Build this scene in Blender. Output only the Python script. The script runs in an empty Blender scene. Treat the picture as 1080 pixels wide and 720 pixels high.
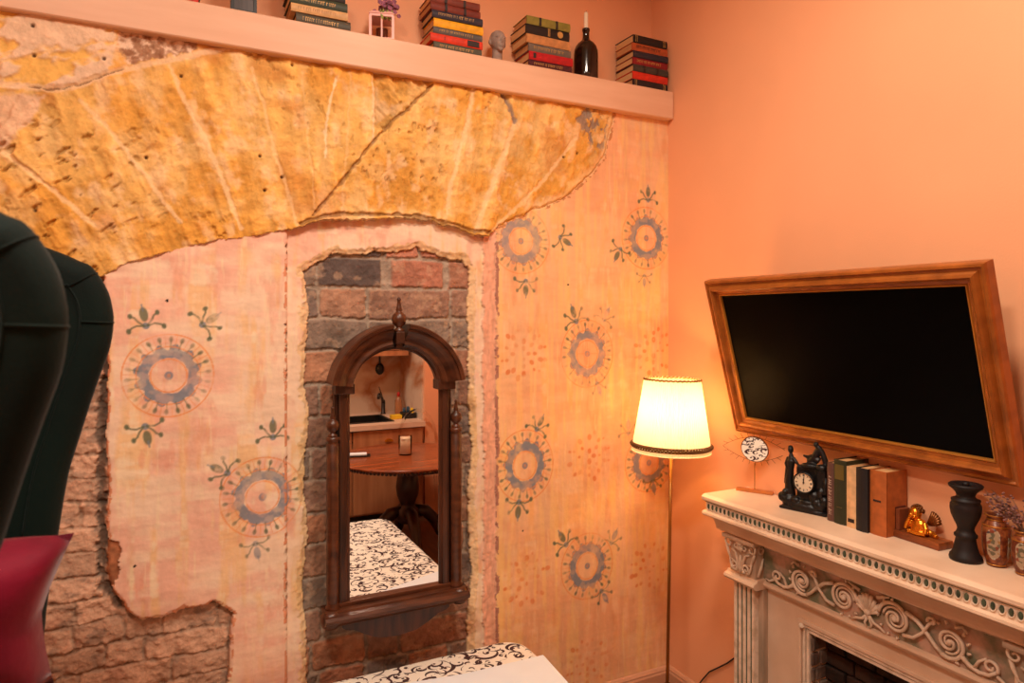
import bpy, bmesh, math, random
import numpy as np
from mathutils import Vector, Matrix, noise
PI = math.pi
random.seed(7)
scene = bpy.context.scene
COL = scene.collection

# ------------------------------------------------------------------ helpers
def lin(c):
    return tuple(((v/255)/12.92 if v/255 <= 0.04045 else ((v/255+0.055)/1.055)**2.4) for v in c)

# camera model, used to take measured points of the room's planes
YAW = math.radians(26.7); CAM = (-2.1, -2.53, 1.7); F = 717.0; CX = 540.0; HY = 335.0
def P(px, py, ax, c):
    a = (px-CX)/F; b = (HY-py)/F
    d = (math.sin(YAW)+math.cos(YAW)*a, math.cos(YAW)-math.sin(YAW)*a, b)
    i = 'xyz'.index(ax); t = (c-CAM[i])/d[i]
    return Vector([CAM[k]+t*d[k] for k in range(3)])

def new_mat(name):
    m = bpy.data.materials.new(name); m.use_nodes = True
    nt = m.node_tree; b = nt.nodes['Principled BSDF']
    return m, nt, b

def mat(name, rgb, rough=0.5, metal=0.0, var=0.12, scale=12.0, bump=0.0, bscale=60.0, stretch=(1,1,1),
        spec=None, coat=0.0, sheen=0.0, rgb2=None, contrast=(0.35, 0.65), trans=0.0):
    m, nt, b = new_mat(name)
    N = nt.nodes; L = nt.links
    tc = N.new('ShaderNodeTexCoord'); mp = N.new('ShaderNodeMapping'); mp.inputs['Scale'].default_value = stretch
    L.new(tc.outputs['Object'], mp.inputs['Vector'])
    nz = N.new('ShaderNodeTexNoise'); nz.inputs['Scale'].default_value = scale; nz.inputs['Detail'].default_value = 6
    L.new(mp.outputs['Vector'], nz.inputs['Vector'])
    rp = N.new('ShaderNodeValToRGB')
    c1 = lin(rgb); c2 = lin(rgb2) if rgb2 else tuple(v*(1-var) for v in c1)
    if not rgb2: c1 = tuple(min(1, v*(1+var*0.6)) for v in c1)
    rp.color_ramp.elements[0].position = contrast[0]; rp.color_ramp.elements[1].position = contrast[1]
    rp.color_ramp.elements[0].color = (*c2, 1); rp.color_ramp.elements[1].color = (*c1, 1)
    L.new(nz.outputs['Fac'], rp.inputs['Fac']); L.new(rp.outputs['Color'], b.inputs['Base Color'])
    b.inputs['Roughness'].default_value = rough; b.inputs['Metallic'].default_value = metal
    if spec is not None: b.inputs['Specular IOR Level'].default_value = spec
    if coat: b.inputs['Coat Weight'].default_value = coat; b.inputs['Coat Roughness'].default_value = 0.15
    if sheen: b.inputs['Sheen Weight'].default_value = sheen; b.inputs['Sheen Roughness'].default_value = 0.4
    if trans: b.inputs['Transmission Weight'].default_value = trans
    if bump:
        n2 = N.new('ShaderNodeTexNoise'); n2.inputs['Scale'].default_value = bscale; n2.inputs['Detail'].default_value = 8
        L.new(mp.outputs['Vector'], n2.inputs['Vector'])
        bp = N.new('ShaderNodeBump'); bp.inputs['Strength'].default_value = bump; bp.inputs['Distance'].default_value = 0.01
        L.new(n2.outputs['Fac'], bp.inputs['Height']); L.new(bp.outputs['Normal'], b.inputs['Normal'])
    return m

def obj(name, bm, m, parent=None, smooth=False, matrix=None):
    me = bpy.data.meshes.new(name)
    bmesh.ops.recalc_face_normals(bm, faces=bm.faces)
    bm.to_mesh(me); bm.free()
    if smooth:
        for p in me.polygons: p.use_smooth = True
    o = bpy.data.objects.new(name, me); COL.objects.link(o)
    if m: me.materials.append(m)
    if parent: o.parent = parent
    if matrix is not None: o.matrix_world = matrix
    return o

def tag(o, label, cat, group=None, kind=None):
    o['label'] = label; o['category'] = cat
    if group: o['group'] = group
    if kind: o['kind'] = kind
    return o

def thing(name, label, cat, loc=(0,0,0), rotz=0, group=None, rot=None):
    o = bpy.data.objects.new(name, None); COL.objects.link(o)
    o.empty_display_size = 0.05
    o.location = loc; o.rotation_euler = rot if rot else (0,0,rotz)
    return tag(o, label, cat, group)

def struct(name, bm, m, parent=None, smooth=False):
    o = obj(name, bm, m, parent, smooth)
    if not parent: o['kind'] = 'structure'
    return o

def BM(): return bmesh.new()

def box(bm, lo, hi, bev=0.0, seg=2, M=None):
    r = bmesh.ops.create_cube(bm, size=1)
    vs = r['verts']
    for v in vs:
        v.co = Vector([(lo[k]+hi[k])/2 + v.co[k]*(hi[k]-lo[k]) for k in range(3)])
    if bev:
        es = list({e for v in vs for e in v.link_edges})
        rr = bmesh.ops.bevel(bm, geom=es, offset=bev, segments=seg, affect='EDGES', profile=0.6)
        vs = list({v for f in rr['faces'] for v in f.verts} | {v for v in vs if v.is_valid})
    if M is not None:
        for v in vs: v.co = M @ v.co
    return vs

def lathe(bm, prof, seg=32, c=(0,0,0), M=None, pleat=None, cap=True):
    """prof: list of (r, z)"""
    rings = []
    for k, (r, z) in enumerate(prof):
        ring = []
        for i in range(seg):
            a = 2*PI*i/seg
            rr = r
            if pleat: rr = r + (pleat if i % 2 else -pleat)
            co = Vector((c[0]+rr*math.cos(a), c[1]+rr*math.sin(a), c[2]+z))
            if M is not None: co = M @ co
            ring.append(bm.verts.new(co))
        rings.append(ring)
    for a, b in zip(rings, rings[1:]):
        for i in range(seg):
            j = (i+1) % seg
            try: bm.faces.new((a[i], a[j], b[j], b[i]))
            except ValueError: pass
    if cap and prof[0][0] > 1e-6 and not pleat: bm.faces.new(list(reversed(rings[0])))
    if cap and prof[-1][0] > 1e-6 and not pleat: bm.faces.new(rings[-1])
    return rings

def tube(bm, pts, rad, seg=8, flat=None):
    """pts: list of Vectors; rad: number or list; capped"""
    pts = [Vector(p) for p in pts]
    n = len(pts)
    if not isinstance(rad, (list, tuple)): rad = [rad]*n
    T = [(pts[min(i+1, n-1)]-pts[max(i-1, 0)]).normalized() for i in range(n)]
    ref = Vector((0,0,1)) if abs(T[0].z) < 0.9 else Vector((1,0,0))
    nrm = (ref - T[0]*ref.dot(T[0])).normalized()
    rings = []
    for i in range(n):
        nrm = (nrm - T[i]*nrm.dot(T[i]))
        if nrm.length < 1e-6: nrm = T[i].orthogonal()
        nrm.normalize()
        bn = T[i].cross(nrm)
        ring = []
        for k in range(seg):
            a = 2*PI*k/seg
            ring.append(bm.verts.new(pts[i] + (nrm*math.cos(a)+bn*math.sin(a))*rad[i]))
        rings.append(ring)
    for a, b in zip(rings, rings[1:]):
        for k in range(seg):
            j = (k+1) % seg
            bm.faces.new((a[k], a[j], b[j], b[k]))
    bm.faces.new(list(reversed(rings[0]))); bm.faces.new(rings[-1])

def ball(bm, c, r, seg=12, M=None):
    if not isinstance(r, (tuple, list)): r = (r, r, r)
    rr = bmesh.ops.create_uvsphere(bm, u_segments=seg, v_segments=max(6, seg*2//3), radius=1)
    for v in rr['verts']:
        v.co = Vector((c[0]+v.co.x*r[0], c[1]+v.co.y*r[1], c[2]+v.co.z*r[2]))
        if M is not None: v.co = M @ v.co
    return rr['verts']

def prism(bm, pts, axis, lo, hi, M=None):
    """polygon pts (2D) extruded along axis from lo to hi; 2D coords fill the other two axes in order"""
    def mk(p, t):
        c = [0,0,0]; o = [k for k in range(3) if k != axis]
        c[o[0]] = p[0]; c[o[1]] = p[1]; c[axis] = t
        v = Vector(c)
        return bm.verts.new(M @ v if M is not None else v)
    A = [mk(p, lo) for p in pts]; B = [mk(p, hi) for p in pts]
    bm.faces.new(A); bm.faces.new(list(reversed(B)))
    n = len(pts)
    for i in range(n):
        j = (i+1) % n
        bm.faces.new((A[i], B[i], B[j], A[j]))

def frame_loop(bm, W, H, prof, z0=0.0):
    """mitred frame in local XZ, facing -Y. prof: list of (inset, out)"""
    rings = []
    for (ins, out) in prof:
        ring = [bm.verts.new((sx*(W/2-ins), -out, z0 + H/2 + sz*(H/2-ins))) for sx, sz in ((-1,-1),(1,-1),(1,1),(-1,1))]
        rings.append(ring)
    for a, b in zip(rings, rings[1:]):
        for i in range(4):
            j = (i+1) % 4
            bm.faces.new((a[i], a[j], b[j], b[i]))

def remesh(o, vs, sm=2):
    md = o.modifiers.new('fuse', 'REMESH'); md.mode = 'VOXEL'; md.voxel_size = vs; md.use_smooth_shade = True
    if sm:
        s = o.modifiers.new('soften', 'SMOOTH'); s.iterations = sm; s.factor = 0.5
    return o

# ------------------------------------------------------------------ numpy noise
def _hash(ix, iy, seed):
    h = (ix.astype(np.int64)*374761393 + iy.astype(np.int64)*668265263 + seed*1442695041) & 0xffffffff
    h = ((h ^ (h >> 13))*1274126177) & 0xffffffff
    h = h ^ (h >> 16)
    return (h & 0xffffff)/float(0xffffff)
def vnoise(x, y, seed=0):
    ix = np.floor(x); iy = np.floor(y); fx = x-ix; fy = y-iy
    fx = fx*fx*(3-2*fx); fy = fy*fy*(3-2*fy)
    a = _hash(ix, iy, seed); b = _hash(ix+1, iy, seed); c = _hash(ix, iy+1, seed); d = _hash(ix+1, iy+1, seed)
    return (a*(1-fx)+b*fx)*(1-fy)+(c*(1-fx)+d*fx)*fy
def fbm(x, y, s, oct=4, seed=0):
    v = 0; amp = 0.5; tot = 0
    for k in range(oct):
        v = v + amp*vnoise(x*s, y*s, seed+k*17); tot += amp; amp *= 0.5; s *= 2.03
    return v/tot          # 0..1
def sstep(a, b, x):
    t = np.clip((x-a)/(b-a), 0, 1); return t*t*(3-2*t)
def poly_sd(px, py, poly):
    """signed distance, positive inside"""
    inside = np.zeros(px.shape, bool); d = np.full(px.shape, 1e9)
    n = len(poly)
    for i in range(n):
        x1, y1 = poly[i]; x2, y2 = poly[(i+1) % n]
        dx, dy = x2-x1, y2-y1
        t = np.clip(((px-x1)*dx+(py-y1)*dy)/(dx*dx+dy*dy+1e-12), 0, 1)
        d = np.minimum(d, np.hypot(px-x1-t*dx, py-y1-t*dy))
        if dy != 0:
            c = ((y1 > py) != (y2 > py)) & (px < dx*(py-y1)/dy + x1)
            inside ^= c
    return np.where(inside, d, -d)
def line_d(px, py, pts):
    d = np.full(px.shape, 1e9)
    for (x1, y1), (x2, y2) in zip(pts, pts[1:]):
        dx, dy = x2-x1, y2-y1
        t = np.clip(((px-x1)*dx+(py-y1)*dy)/(dx*dx+dy*dy+1e-12), 0, 1)
        d = np.minimum(d, np.hypot(px-x1-t*dx, py-y1-t*dy))
    return d

# ------------------------------------------------------------------ the old wall: stone arch, plaster, brick
STEP = 0.0033
X0, X1, Z0, Z1 = -2.80, 0.0, 0.0, 2.645
nx = int((X1-X0)/STEP)+1; nz = int((Z1-Z0)/STEP)+1
xs = np.linspace(X0, X1, nx); zs = np.linspace(Z0, Z1, nz)
X, Z = np.meshgrid(xs, zs)
dX = X-CAM[0]; dY = 0-CAM[1]
D = dX*math.sin(YAW)+dY*math.cos(YAW)
U = CX + F*(dX*math.cos(YAW)-dY*math.sin(YAW))/D      # measured-plan coordinates of the wall plane
V = HY - F*(Z-CAM[2])/D
# ragged offsets
rx = (fbm(X, Z, 22, 4, 3)-0.5)*10 + (fbm(X, Z, 70, 3, 4)-0.5)*6
ry = (fbm(X, Z, 22, 4, 5)-0.5)*10 + (fbm(X, Z, 70, 3, 6)-0.5)*6
Uf = U+rx; Vf = V+ry
Uh = U+rx*0.45; Vh = V+ry*0.45

stone = poly_sd(Uh, Vh, [(-300,-60),(-300,330),(60,330),(96,310),(106,292),(130,279),(180,264),(240,252),(300,243),(304,243),(335,234),(360,232),
      (400,231),(440,230),(470,238),(500,248),(516,250),(524,240),(560,223),(600,206),(622,186),(638,165),(646,138),(649,112),(649,-60)])
lefpan = poly_sd(Uh, V+ry*0.6, [(106,270),(110,320),(113,400),(111,460),(114,520),(112,560),(112,600),(118,624),(130,637),(136,648),(150,655),(175,651),(187,645),(195,641),
      (210,640),(225,636),(238,641),(246,648),(243,680),(236,760),(300,900),(303.5,900),(303.5,200),(106,200)])
lefpan = np.minimum(lefpan, 303.5-U)
frame_p = np.minimum(U-303.5, 519-Uh)
hole = poly_sd(Uf*0.5+U*0.5, Vf*0.5+V*0.5, [(322,285),(331,280),(352,267),(380,268),(395,265),(430,265),(441,260),(447,263),(470,270),(491,274),(498,285),(496,330),(497,420),
      (500,480),(496,520),(498,560),(500,600),(496,660),(495,1100),(325,1100),(325,680),(321,620),(326,560),(321,500),(328,440),(322,400),(327,340),(325,310)])
rigpan = U-519
# height out of the wall plane (metres, towards the room)
H = np.zeros_like(X)
RGB = np.zeros(X.shape+(3,))
cat = np.zeros(X.shape, np.int8)      # 0 brick 1 plaster 2 stone

def setc(mask, c, a=1.0):
    m = (mask*a)[..., None] if not np.isscalar(a) else (mask*a)[..., None]
    RGB[:] = RGB*(1-m)+np.array(lin(c))*m
def S(c): return np.array(lin(c))

# ---- brick
def bricks(x, z, course, blen, z0, seed, joint, wob=0.006):
    xw = x+(fbm(x, z, 9, 3, seed)-0.5)*wob*2.4; zw = z+(fbm(x, z, 7, 3, seed+1)-0.5)*wob*3
    r = np.floor((zw-z0)/course); fz = (zw-z0)/course-r
    off = _hash(r, r*0+3, seed)*blen
    # varied lengths: stretcher/header mix
    q = (xw+off)/blen; c = np.floor(q); fx = q-c
    split = 0.33+0.34*_hash(c, r, seed+5)
    has = _hash(c, r, seed+6) > 0.45
    left = fx < split
    e = np.where(has, np.where(left, np.minimum(fx, split-fx), np.minimum(fx-split, 1-fx)), np.minimum(fx, 1-fx))*blen
    ez = np.minimum(fz, 1-fz)*course
    idn = c*2+np.where(has & ~left, 1, 0)
    rnd = _hash(idn, r, seed+9); rnd2 = _hash(idn, r, seed+10)
    # rounded-corner distance
    rr = 0.012
    ex = np.clip(rr+joint-e, 0, None); ey = np.clip(rr+joint-ez, 0, None)
    d = rr-np.hypot(ex, ey)
    return d, rnd, rnd2, idn, r
fine = fbm(X, Z, 60, 5, 40); mid = fbm(X, Z, 16, 4, 41); big = fbm(X, Z, 4, 4, 42)
# niche bricks
d1, r1, r1b, i1, c1 = bricks(X, Z, 0.119, 0.34, 1.815-0.119*15, 11, 0.006)
m1 = sstep(-0.003, 0.004, d1+(fine-0.5)*0.010)
pal = [(172,116,90),(190,122,90),(164,120,98),(150,122,104),(196,132,98),(160,116,94),(180,130,102),(138,112,98)]
bc = np.zeros_like(RGB)
for k, c in enumerate(pal):
    sel = (np.floor(r1*len(pal)) == k)
    bc[sel] = S(c)
red = (Z > 1.815) & (U > 411) & (U < 474); bc[red] = S((188,120,94))
drk = (Z > 1.815) & (U < 408) & (U > 336); bc[drk] = S((104,84,76))
m1 = np.where((Z > 1.812) & (Z < 1.935), sstep(0, 3.0, np.minimum.reduce([np.where(U < 336, 336-U, 99), np.where((U >= 336) & (U < 409), np.minimum(U-337, 406-U), 99),
      np.where((U >= 409) & (U < 474), np.minimum(U-415, 472-U), 99), np.where(U >= 474, U-476, 99)]) + rx*0.25)*sstep(0.002, 0.010, np.minimum(Z-1.815, 1.93-Z)+(fine-0.5)*.01), m1)
bc = bc*np.array([.90,1.02,1.10])*(0.66+0.62*mid[..., None])*(0.8+0.4*fine[..., None])
# sooty and limey patches
soot = sstep(0.58, 0.72, fbm(X, Z, 7, 4, 55))[..., None]
bc = bc*(1-0.25*soot)
lime = sstep(0.60, 0.75, fbm(X, Z, 28, 4, 56))[..., None]*0.35
bc = bc*(1-lime)+S((205,170,140))*lime
mort = S((168,148,130))*(0.6+0.8*fine[..., None])
nicheC = mort*(1-m1[..., None])+bc*m1[..., None]
nicheH = -0.047+0.008*m1+(fine-0.5)*0.010+(mid-0.5)*0.008
# left bricks (old lime washed)
d2, r2, r2b, i2, c2 = bricks(X, Z, 0.0785, 0.26, 0.011, 23, 0.003, 0.010)
m2 = sstep(-0.004, 0.006, d2+(fine-0.5)*0.012)
base = S((208,164,136))*(0.7+0.6*mid[..., None])*(0.84+0.32*fine[..., None])
base = base*(0.80+0.34*r2[..., None])
redp = (sstep(0.62, 0.72, fbm(X, Z, 11, 4, 61))*m2)[..., None]*0.3
base = base*(1-redp)+S((160,84,58))*redp
gry = (sstep(0.60, 0.72, fbm(X, Z*1.8, 13, 4, 62)))[..., None]*0.55
base = base*(1-gry)+S((122,104,92))*gry
mort2 = S((182,148,124))*(0.5+0.8*fine[..., None])
leftC = mort2*(1-m2[..., None])+base*m2[..., None]
leftH = -0.030+0.0055*m2+(fine-0.5)*0.011+(mid-0.5)*0.018
isn = sstep(-2, 2, U-303)
H = nicheH*isn+leftH*(1-isn)
RGB = nicheC*isn[..., None]+leftC*(1-isn[..., None])
# dark ragged mortar seam beside left panel
seam = 1-sstep(2.5, 7.5, line_d(Uf, V, [(104,300),(108,340),(109,400),(105,460),(107,540),(106,600),(110,622),(124,640)]) + (fine-0.5)*9)
seam = seam*(U < 130)
RGB = RGB*(1-seam[..., None]*0.8)+S((92,78,68))*(0.5+fine[..., None])*seam[..., None]*0.8
H = H-seam*0.012

# ---- plaster colour
streakv = fbm(X*5.5, Z*0.55, 6, 5, 71); streakh = fbm(X*0.8, Z*3.6, 7, 5, 72); blot = fbm(X, Z, 3.0, 4, 73); bl2 = fbm(X, Z, 9, 4, 74)
pinkw = sstep(0.40, 0.64, blot*0.55+streakh*0.45)
pc = S((246,184,140))*(1-pinkw[..., None])+S((240,160,122))*pinkw[..., None]
org = sstep(0.50, 0.68, streakv*0.6+bl2*0.4)[..., None]
pc = pc*(1-0.55*org)+S((242,164,88))*0.55*org
pal2 = sstep(0.56, 0.72, streakv*0.5+streakh*0.5)[..., None]
pc = pc*(1-0.5*pal2)+S((252,208,164))*0.5*pal2
rd = (sstep(0.60, 0.76, fbm(X*2.2, Z*0.8, 9, 5, 75)))[..., None]*0.42
pc = pc*(1-rd)+S((226,122,86))*rd
# right-hand panel is washed more orange
rp = sstep(515, 525, U)[..., None]
pc = pc*(1-rp*0.40)+S((238,158,84))*rp*0.40*(0.75+0.5*streakv[..., None])
# fine vertical brush marks
br = (fbm(X*8, Z*1.6, 7, 4, 78)*.5+fbm(X*1.2, Z*6, 8, 4, 76)*.5)[..., None]; pc = pc*(.88+.24*br)
br2 = sstep(.5,.7,fbm(X*7, Z*.5, 7, 4, 79))[..., None]*rp; pc = pc*(1-.45*br2)+S((250,188,110))*.45*br2
# thin scratches
sc = sstep(0.70, 0.78, fbm(X*9, Z*0.9, 9, 3, 77))[..., None]*0.35
pc = pc*(1-sc)+S((250,196,140))*sc
lowred = (sstep(620, 720, V)*sstep(240, 260, U)*(1-sstep(300, 303, U)))[..., None]*0.4
pc = pc*(1-lowred)+S((232,134,96))*lowred

lw_ = 1-rp
pc = np.clip(pc*np.array([.98,1.22,1.42])*(1+lw_*np.array([-.02,.10,.24])), 0, .93)
# ---- painted motifs (washed stencils on the plaster)
def wpos(px, py):
    v = P(px, py, 'y', 0.0); return v.x, v.z
PAINT = []   # (alpha array slice, colour)
worn = sstep(0.30, 0.52, fbm(X, Z, 45, 3, 81)*0.5+fbm(X, Z, 14, 3, 82)*0.5)
def region(cx, cz, r):
    i0 = max(0, int((cx-r-X0)/STEP)); i1 = min(nx, int((cx+r-X0)/STEP)+2)
    j0 = max(0, int((cz-r-Z0)/STEP)); j1 = min(nz, int((cz+r-Z0)/STEP)+2)
    return slice(j0, j1), slice(i0, i1)
def blend(sl, al, col, k=1.0):
    a = (np.clip(al, 0, 1)*k)[..., None]
    pc[sl] = pc[sl]*(1-a)+S(col)*a
AA = 0.0022
def ell(cx, cz, a, b, rot, col, k=0.8, w=True):
    r = max(a, b)+0.01; sl = region(cx, cz, r)
    x = X[sl]-cx; z = Z[sl]-cz
    u = x*math.cos(rot)+z*math.sin(rot); v = -x*math.sin(rot)+z*math.cos(rot)
    d = (np.sqrt((u/a)**2+(v/b)**2)-1)*min(a, b)
    al = 1-sstep(-AA, AA, d)
    if w: al = al*(0.35+0.65*worn[sl])
    blend(sl, al, col, k)
def stroke(pts, w, col, k=0.8):
    cx = sum(p[0] for p in pts)/len(pts); cz = sum(p[1] for p in pts)/len(pts)
    r = max(math.hypot(p[0]-cx, p[1]-cz) for p in pts)+0.02
    sl = region(cx, cz, r)
    d = line_d(X[sl], Z[sl], pts)
    blend(sl, (1-sstep(w-AA*0.6, w+AA, d))*(0.35+0.65*worn[sl]), col, k)
BL = (118,130,144); GR = (104,110,84); OR = (232,142,74)
def rosette(px, py, R=0.136, k=1.0, seed=1, cross=False, egg=1.0, n=20):
    cx, cz = wpos(px, py); rnd = random.Random(seed)
    sl = region(cx, cz, R*1.15)
    x = X[sl]-cx; z = (Z[sl]-cz)/egg
    r = np.hypot(x, z); ph = np.arctan2(z, x)
    wn = worn[sl]
    sc_ = 0.008*np.sin(ph*12+seed)
    ring = sstep(R*.42, R*.42+.004, r+(fbm(x, z, 60, 2, seed)-.5)*.01)*(1-sstep(R*.68, R*.68+.005, r+sc_+(fbm(x, z, 50, 2, seed+2)-.5)*.012))
    dab = 0.72+0.28*sstep(0.38, 0.6, fbm(x, z, 38, 3, seed+3))
    blend(sl, ring*dab*(0.62+0.38*wn), BL, 0.92*k)
    for rr, w in ((R*.40, .0016), (R*1.0, .0014), (R*.70, .001)):
        blend(sl, (1-sstep(w, w+AA, np.abs(r-rr)))*(0.4+0.6*wn), OR, 0.75*k)
    ell(cx, cz, .013, .014, 0, BL, .85*k); ell(cx, cz, .006, .007, 0, OR, .5*k)
    if cross:
        for a in (0, PI/2):
            stroke([(cx-R*.36*math.cos(a), cz-R*.36*math.sin(a)), (cx+R*.36*math.cos(a), cz+R*.36*math.sin(a))], .001, OR, .6*k)
    for i in range(n):
        a = 2*PI*(i+.3)/n
        ca, sa = math.cos(a), math.sin(a)*egg
        kk = k*(0.45+0.55*rnd.random())
        stroke([(cx+ca*R*.66, cz+sa*R*.66), (cx+ca*R*.88, cz+sa*R*.88)], .0017, GR, .75*kk)
        ell(cx+ca*R*.88, cz+sa*R*.88, .0095, .0062, a, GR, .9*kk)
        a2 = a+PI/n
        stroke([(cx+math.cos(a2)*R*.7, cz+math.sin(a2)*R*.7*egg), (cx+math.cos(a2)*R*.97, cz+math.sin(a2)*R*.97*egg)], .001, OR, .7*kk)
def fleur(px, py, deg, s=1.0, k=1.0):
    """central pointed leaf with curling side shoots; deg 90 = leaf pointing up; px,py its middle"""
    x0, z0 = wpos(px, py); a = math.radians(deg)
    def T(u, v): return (x0+s*(u*math.cos(a)-v*math.sin(a)), z0+s*(u*math.sin(a)+v*math.cos(a)))
    o = -0.030
    p = T(o, 0); ell(p[0], p[1], .011*s, .011*s, 0, BL, .9*k)
    p = T(o+.038, 0); ell(p[0], p[1], .024*s, .0125*s, a, GR if k > .9 else BL, .9*k)
    stroke([T(o+.05, 0), T(o+.07, .001)], .0022*s, BL, .8*k)
    for sd in (1, -1):
        for (q, rr) in (([(o, .004), (o+.016, .020), (o+.030, .028), (o+.038, .040)], .0075), ([(o, .006), (o+.004, .026), (o-.001, .042), (o-.010, .052)], .008)):
            pts = [T(u, v*sd) for u, v in q]
            stroke(pts, .0027*s, GR, .85*k)
            ell(pts[-1][0], pts[-1][1], rr*1.15*s, rr*.9*s, a, GR, .95*k)
def dots(px, py, R=0.10, k=0.7, seed=5):
    cx, cz = wpos(px, py); rnd = random.Random(seed)
    for q, n in ((.22, 4), (.5, 8), (.8, 10), (1.0, 12)):
        for i in range(n):
            if rnd.random() < .2: continue
            a = 2*PI*(i+.5*(q > .6))/n
            s = .005+.006*rnd.random()
            ell(cx+R*q*math.cos(a), cz+R*q*math.sin(a), s*1.3, s, a, (224,112,40), k*(.4+.6*rnd.random()))
rosette(178, 396, .137, 1.0, 1, n=22)
rosette(277, 524, .139, .95, 2)
rosette(550, 254, .137, .8, 3, True)
rosette(682, 251, .136, 1.0, 4, True, 1.05)
rosette(620, 373, .135, .95, 5, True, 1.1)
rosette(554, 491, .136, 1.0, 6, egg=1.1)
rosette(620, 597, .134, 1.0, 7, egg=1.08)
rosette(685, 488, .134, .9, 8)
for a in [(152,334,100,1,1),(222,337,35,1,1),(155,459,-80,1,1),(288,452,90,1,1),(231,495,150,1,1),(271,581,-80,.9,.7),(555,304,-90,1,1),(597,254,-30,1,1),
          (684,204,90,1,1),(652,268,-120,1,1),(680,296,-90,.8,.6),(606,331,110,1.15,1),(640,331,60,1,.6),(632,410,-70,.9,.6),(570,446,60,1,1),(547,538,-95,1.1,1),
          (594,568,120,1.1,1),(648,566,60,1,.55),(638,629,-60,1,.9),(690,513,-80,1,.8),(663,450,90,1,.5)]:
    fleur(*a)
for i, a in enumerate([(553,373),(690,370),(622,481),(556,610),(686,598),(620,700)]): dots(*a, R=.105, k=.75, seed=i+3)

# ---- place plaster over brick
# niche surround, recessed
edge_w = sstep(0, 5, -hole+(fine-0.5)*4)
fm = ((frame_p > 0) & (hole < 0))
H = np.where(fm, -0.018+(mid-0.5)*0.006+(fine-.5)*.002, H)
RGB = np.where(fm[..., None], pc*0.97+S((255,200,140))*0.03, RGB)
# limewashed ragged lip round the brick opening
lip = fm & (hole > -6.5-rx*0.9)
lipc = (S((240,196,134))*(0.6+0.6*fine[..., None]))
RGB = np.where(lip[..., None], lipc*.6+RGB*.4, RGB)
H = np.where(lip, H-0.010*sstep(-7, 0, hole)+(fine-.5)*0.007, H)
cat = np.where(fm, 1, cat)
# left panel
lm = lefpan > 0
H = np.where(lm, 0.0+(big-.5)*.010+(fbm(X, Z*3, 8, 4, 90)-.5)*.004+(fine-.5)*.0015-0.006*(1-sstep(0, 4, lefpan)), H)
RGB = np.where(lm[..., None], pc, RGB); cat = np.where(lm, 1, cat)
chip = (lm & (lefpan < 3.5) & (fine > .45)); RGB = np.where(chip[..., None], S((224,150,112))*(0.7+.5*fine[..., None]), RGB)
# bare spot in left panel near the seam
spot = poly_sd(Uf, Vf, [(108,570),(124,572),(127,592),(120,618),(110,618)])
sm = (spot > 0) & lm; RGB = np.where(sm[..., None], S((176,112,76))*(.4+fine[..., None]), RGB); H = np.where(sm, H-.008, H)
# right panel
rm = rigpan > 0
H = np.where(rm, -0.004+(big-.5)*.006+(fine-.5)*.0015, H)
RGB = np.where(rm[..., None], pc, RGB); cat = np.where(rm, 1, cat)
gro = (U > 511+rx*.5) & (U < 524+rx*.4) & (V > 244)
RGB = np.where(gro[..., None], (S((240,178,146))*(.7+.5*fbm(X*3, Z*.8, 30, 3, 95)[..., None])), RGB)
H = np.where(gro, -0.010+(fbm(X, Z, 40, 3, 96)-.5)*.007, H)
tr = (np.abs(U-525-rx*.3) < 1.4) & (V > 255) & (fbm(X, Z, 25, 2, 97) > .45)
RGB = np.where(tr[..., None], S((176,120,100)), RGB)
# black fixing holes
for hx, hy in ((176,317),(142,597),(301,342),(600,300),(552,560)):
    cx, cz = wpos(hx, hy); sl = region(cx, cz, .01)
    q = (np.hypot(X[sl]-cx, Z[sl]-cz) < .0045); RGB[sl][q] = S((40,26,22)); 

# ---- stone arch
sm_ = stone > 0
ax, az = wpos(410, 820)                     # voussoirs fan out of this point
ang = np.arctan2(X-ax, Z-az); rad = np.hypot(X-ax, Z-az)
tool = fbm(ang*30, rad*2.2, 2.2, 5, 101); tool2 = fbm(ang*12, rad*9, 3, 4, 102); pit = fbm(X, Z, 42, 4, 103)
sc1 = sstep(.35, .65, fbm(X, Z, 5, 5, 104))[..., None]; sc2 = sstep(.45, .7, fbm(X*1.2, Z, 12, 4, 105))[..., None]
st = S((232,170,84))*(1-sc1)+S((222,150,58))*sc1
st = st*(1-.45*sc2)+S((240,190,118))*.45*sc2
st = st*(0.70+0.58*tool[..., None])*(0.80+0.40*pit[..., None])
crm = sstep(.52,.68,fbm(ang*20, rad*3, 3, 5, 120)*.5+fbm(X, Z, 20, 4, 121)*.5)[..., None]*.55
st = st*(1-crm)+S((246,196,136))*crm
bn = (sstep(.60, .74, fbm(X, Z*1.3, 6.5, 4, 106)))[..., None]*.5
st = st*(1-bn)+S((196,118,48))*bn
hs = 0.006+(tool-.5)*.020+(tool2-.5)*.012+(pit-.5)*.010+(big-.5)*.02
# pits / chisel dents
dent = sstep(.66, .74, fbm(ang*60, rad*14, 2.6, 3, 107)); dl = sstep(0.45, .7, fbm(X, Z, 3, 2, 108))
hs = hs-.008*dent*dl; st = st*(1-.22*(dent*dl)[..., None])
left_low = sstep(250, 60, U)*sstep(95, 150, V)
dent2 = sstep(.60, .72, fbm((X+Z*.9)*9, (Z-X*.9)*22, 1.6, 4, 109))*left_low
hs = hs-.014*dent2; st = st*(1-.30*dent2[..., None])
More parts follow.
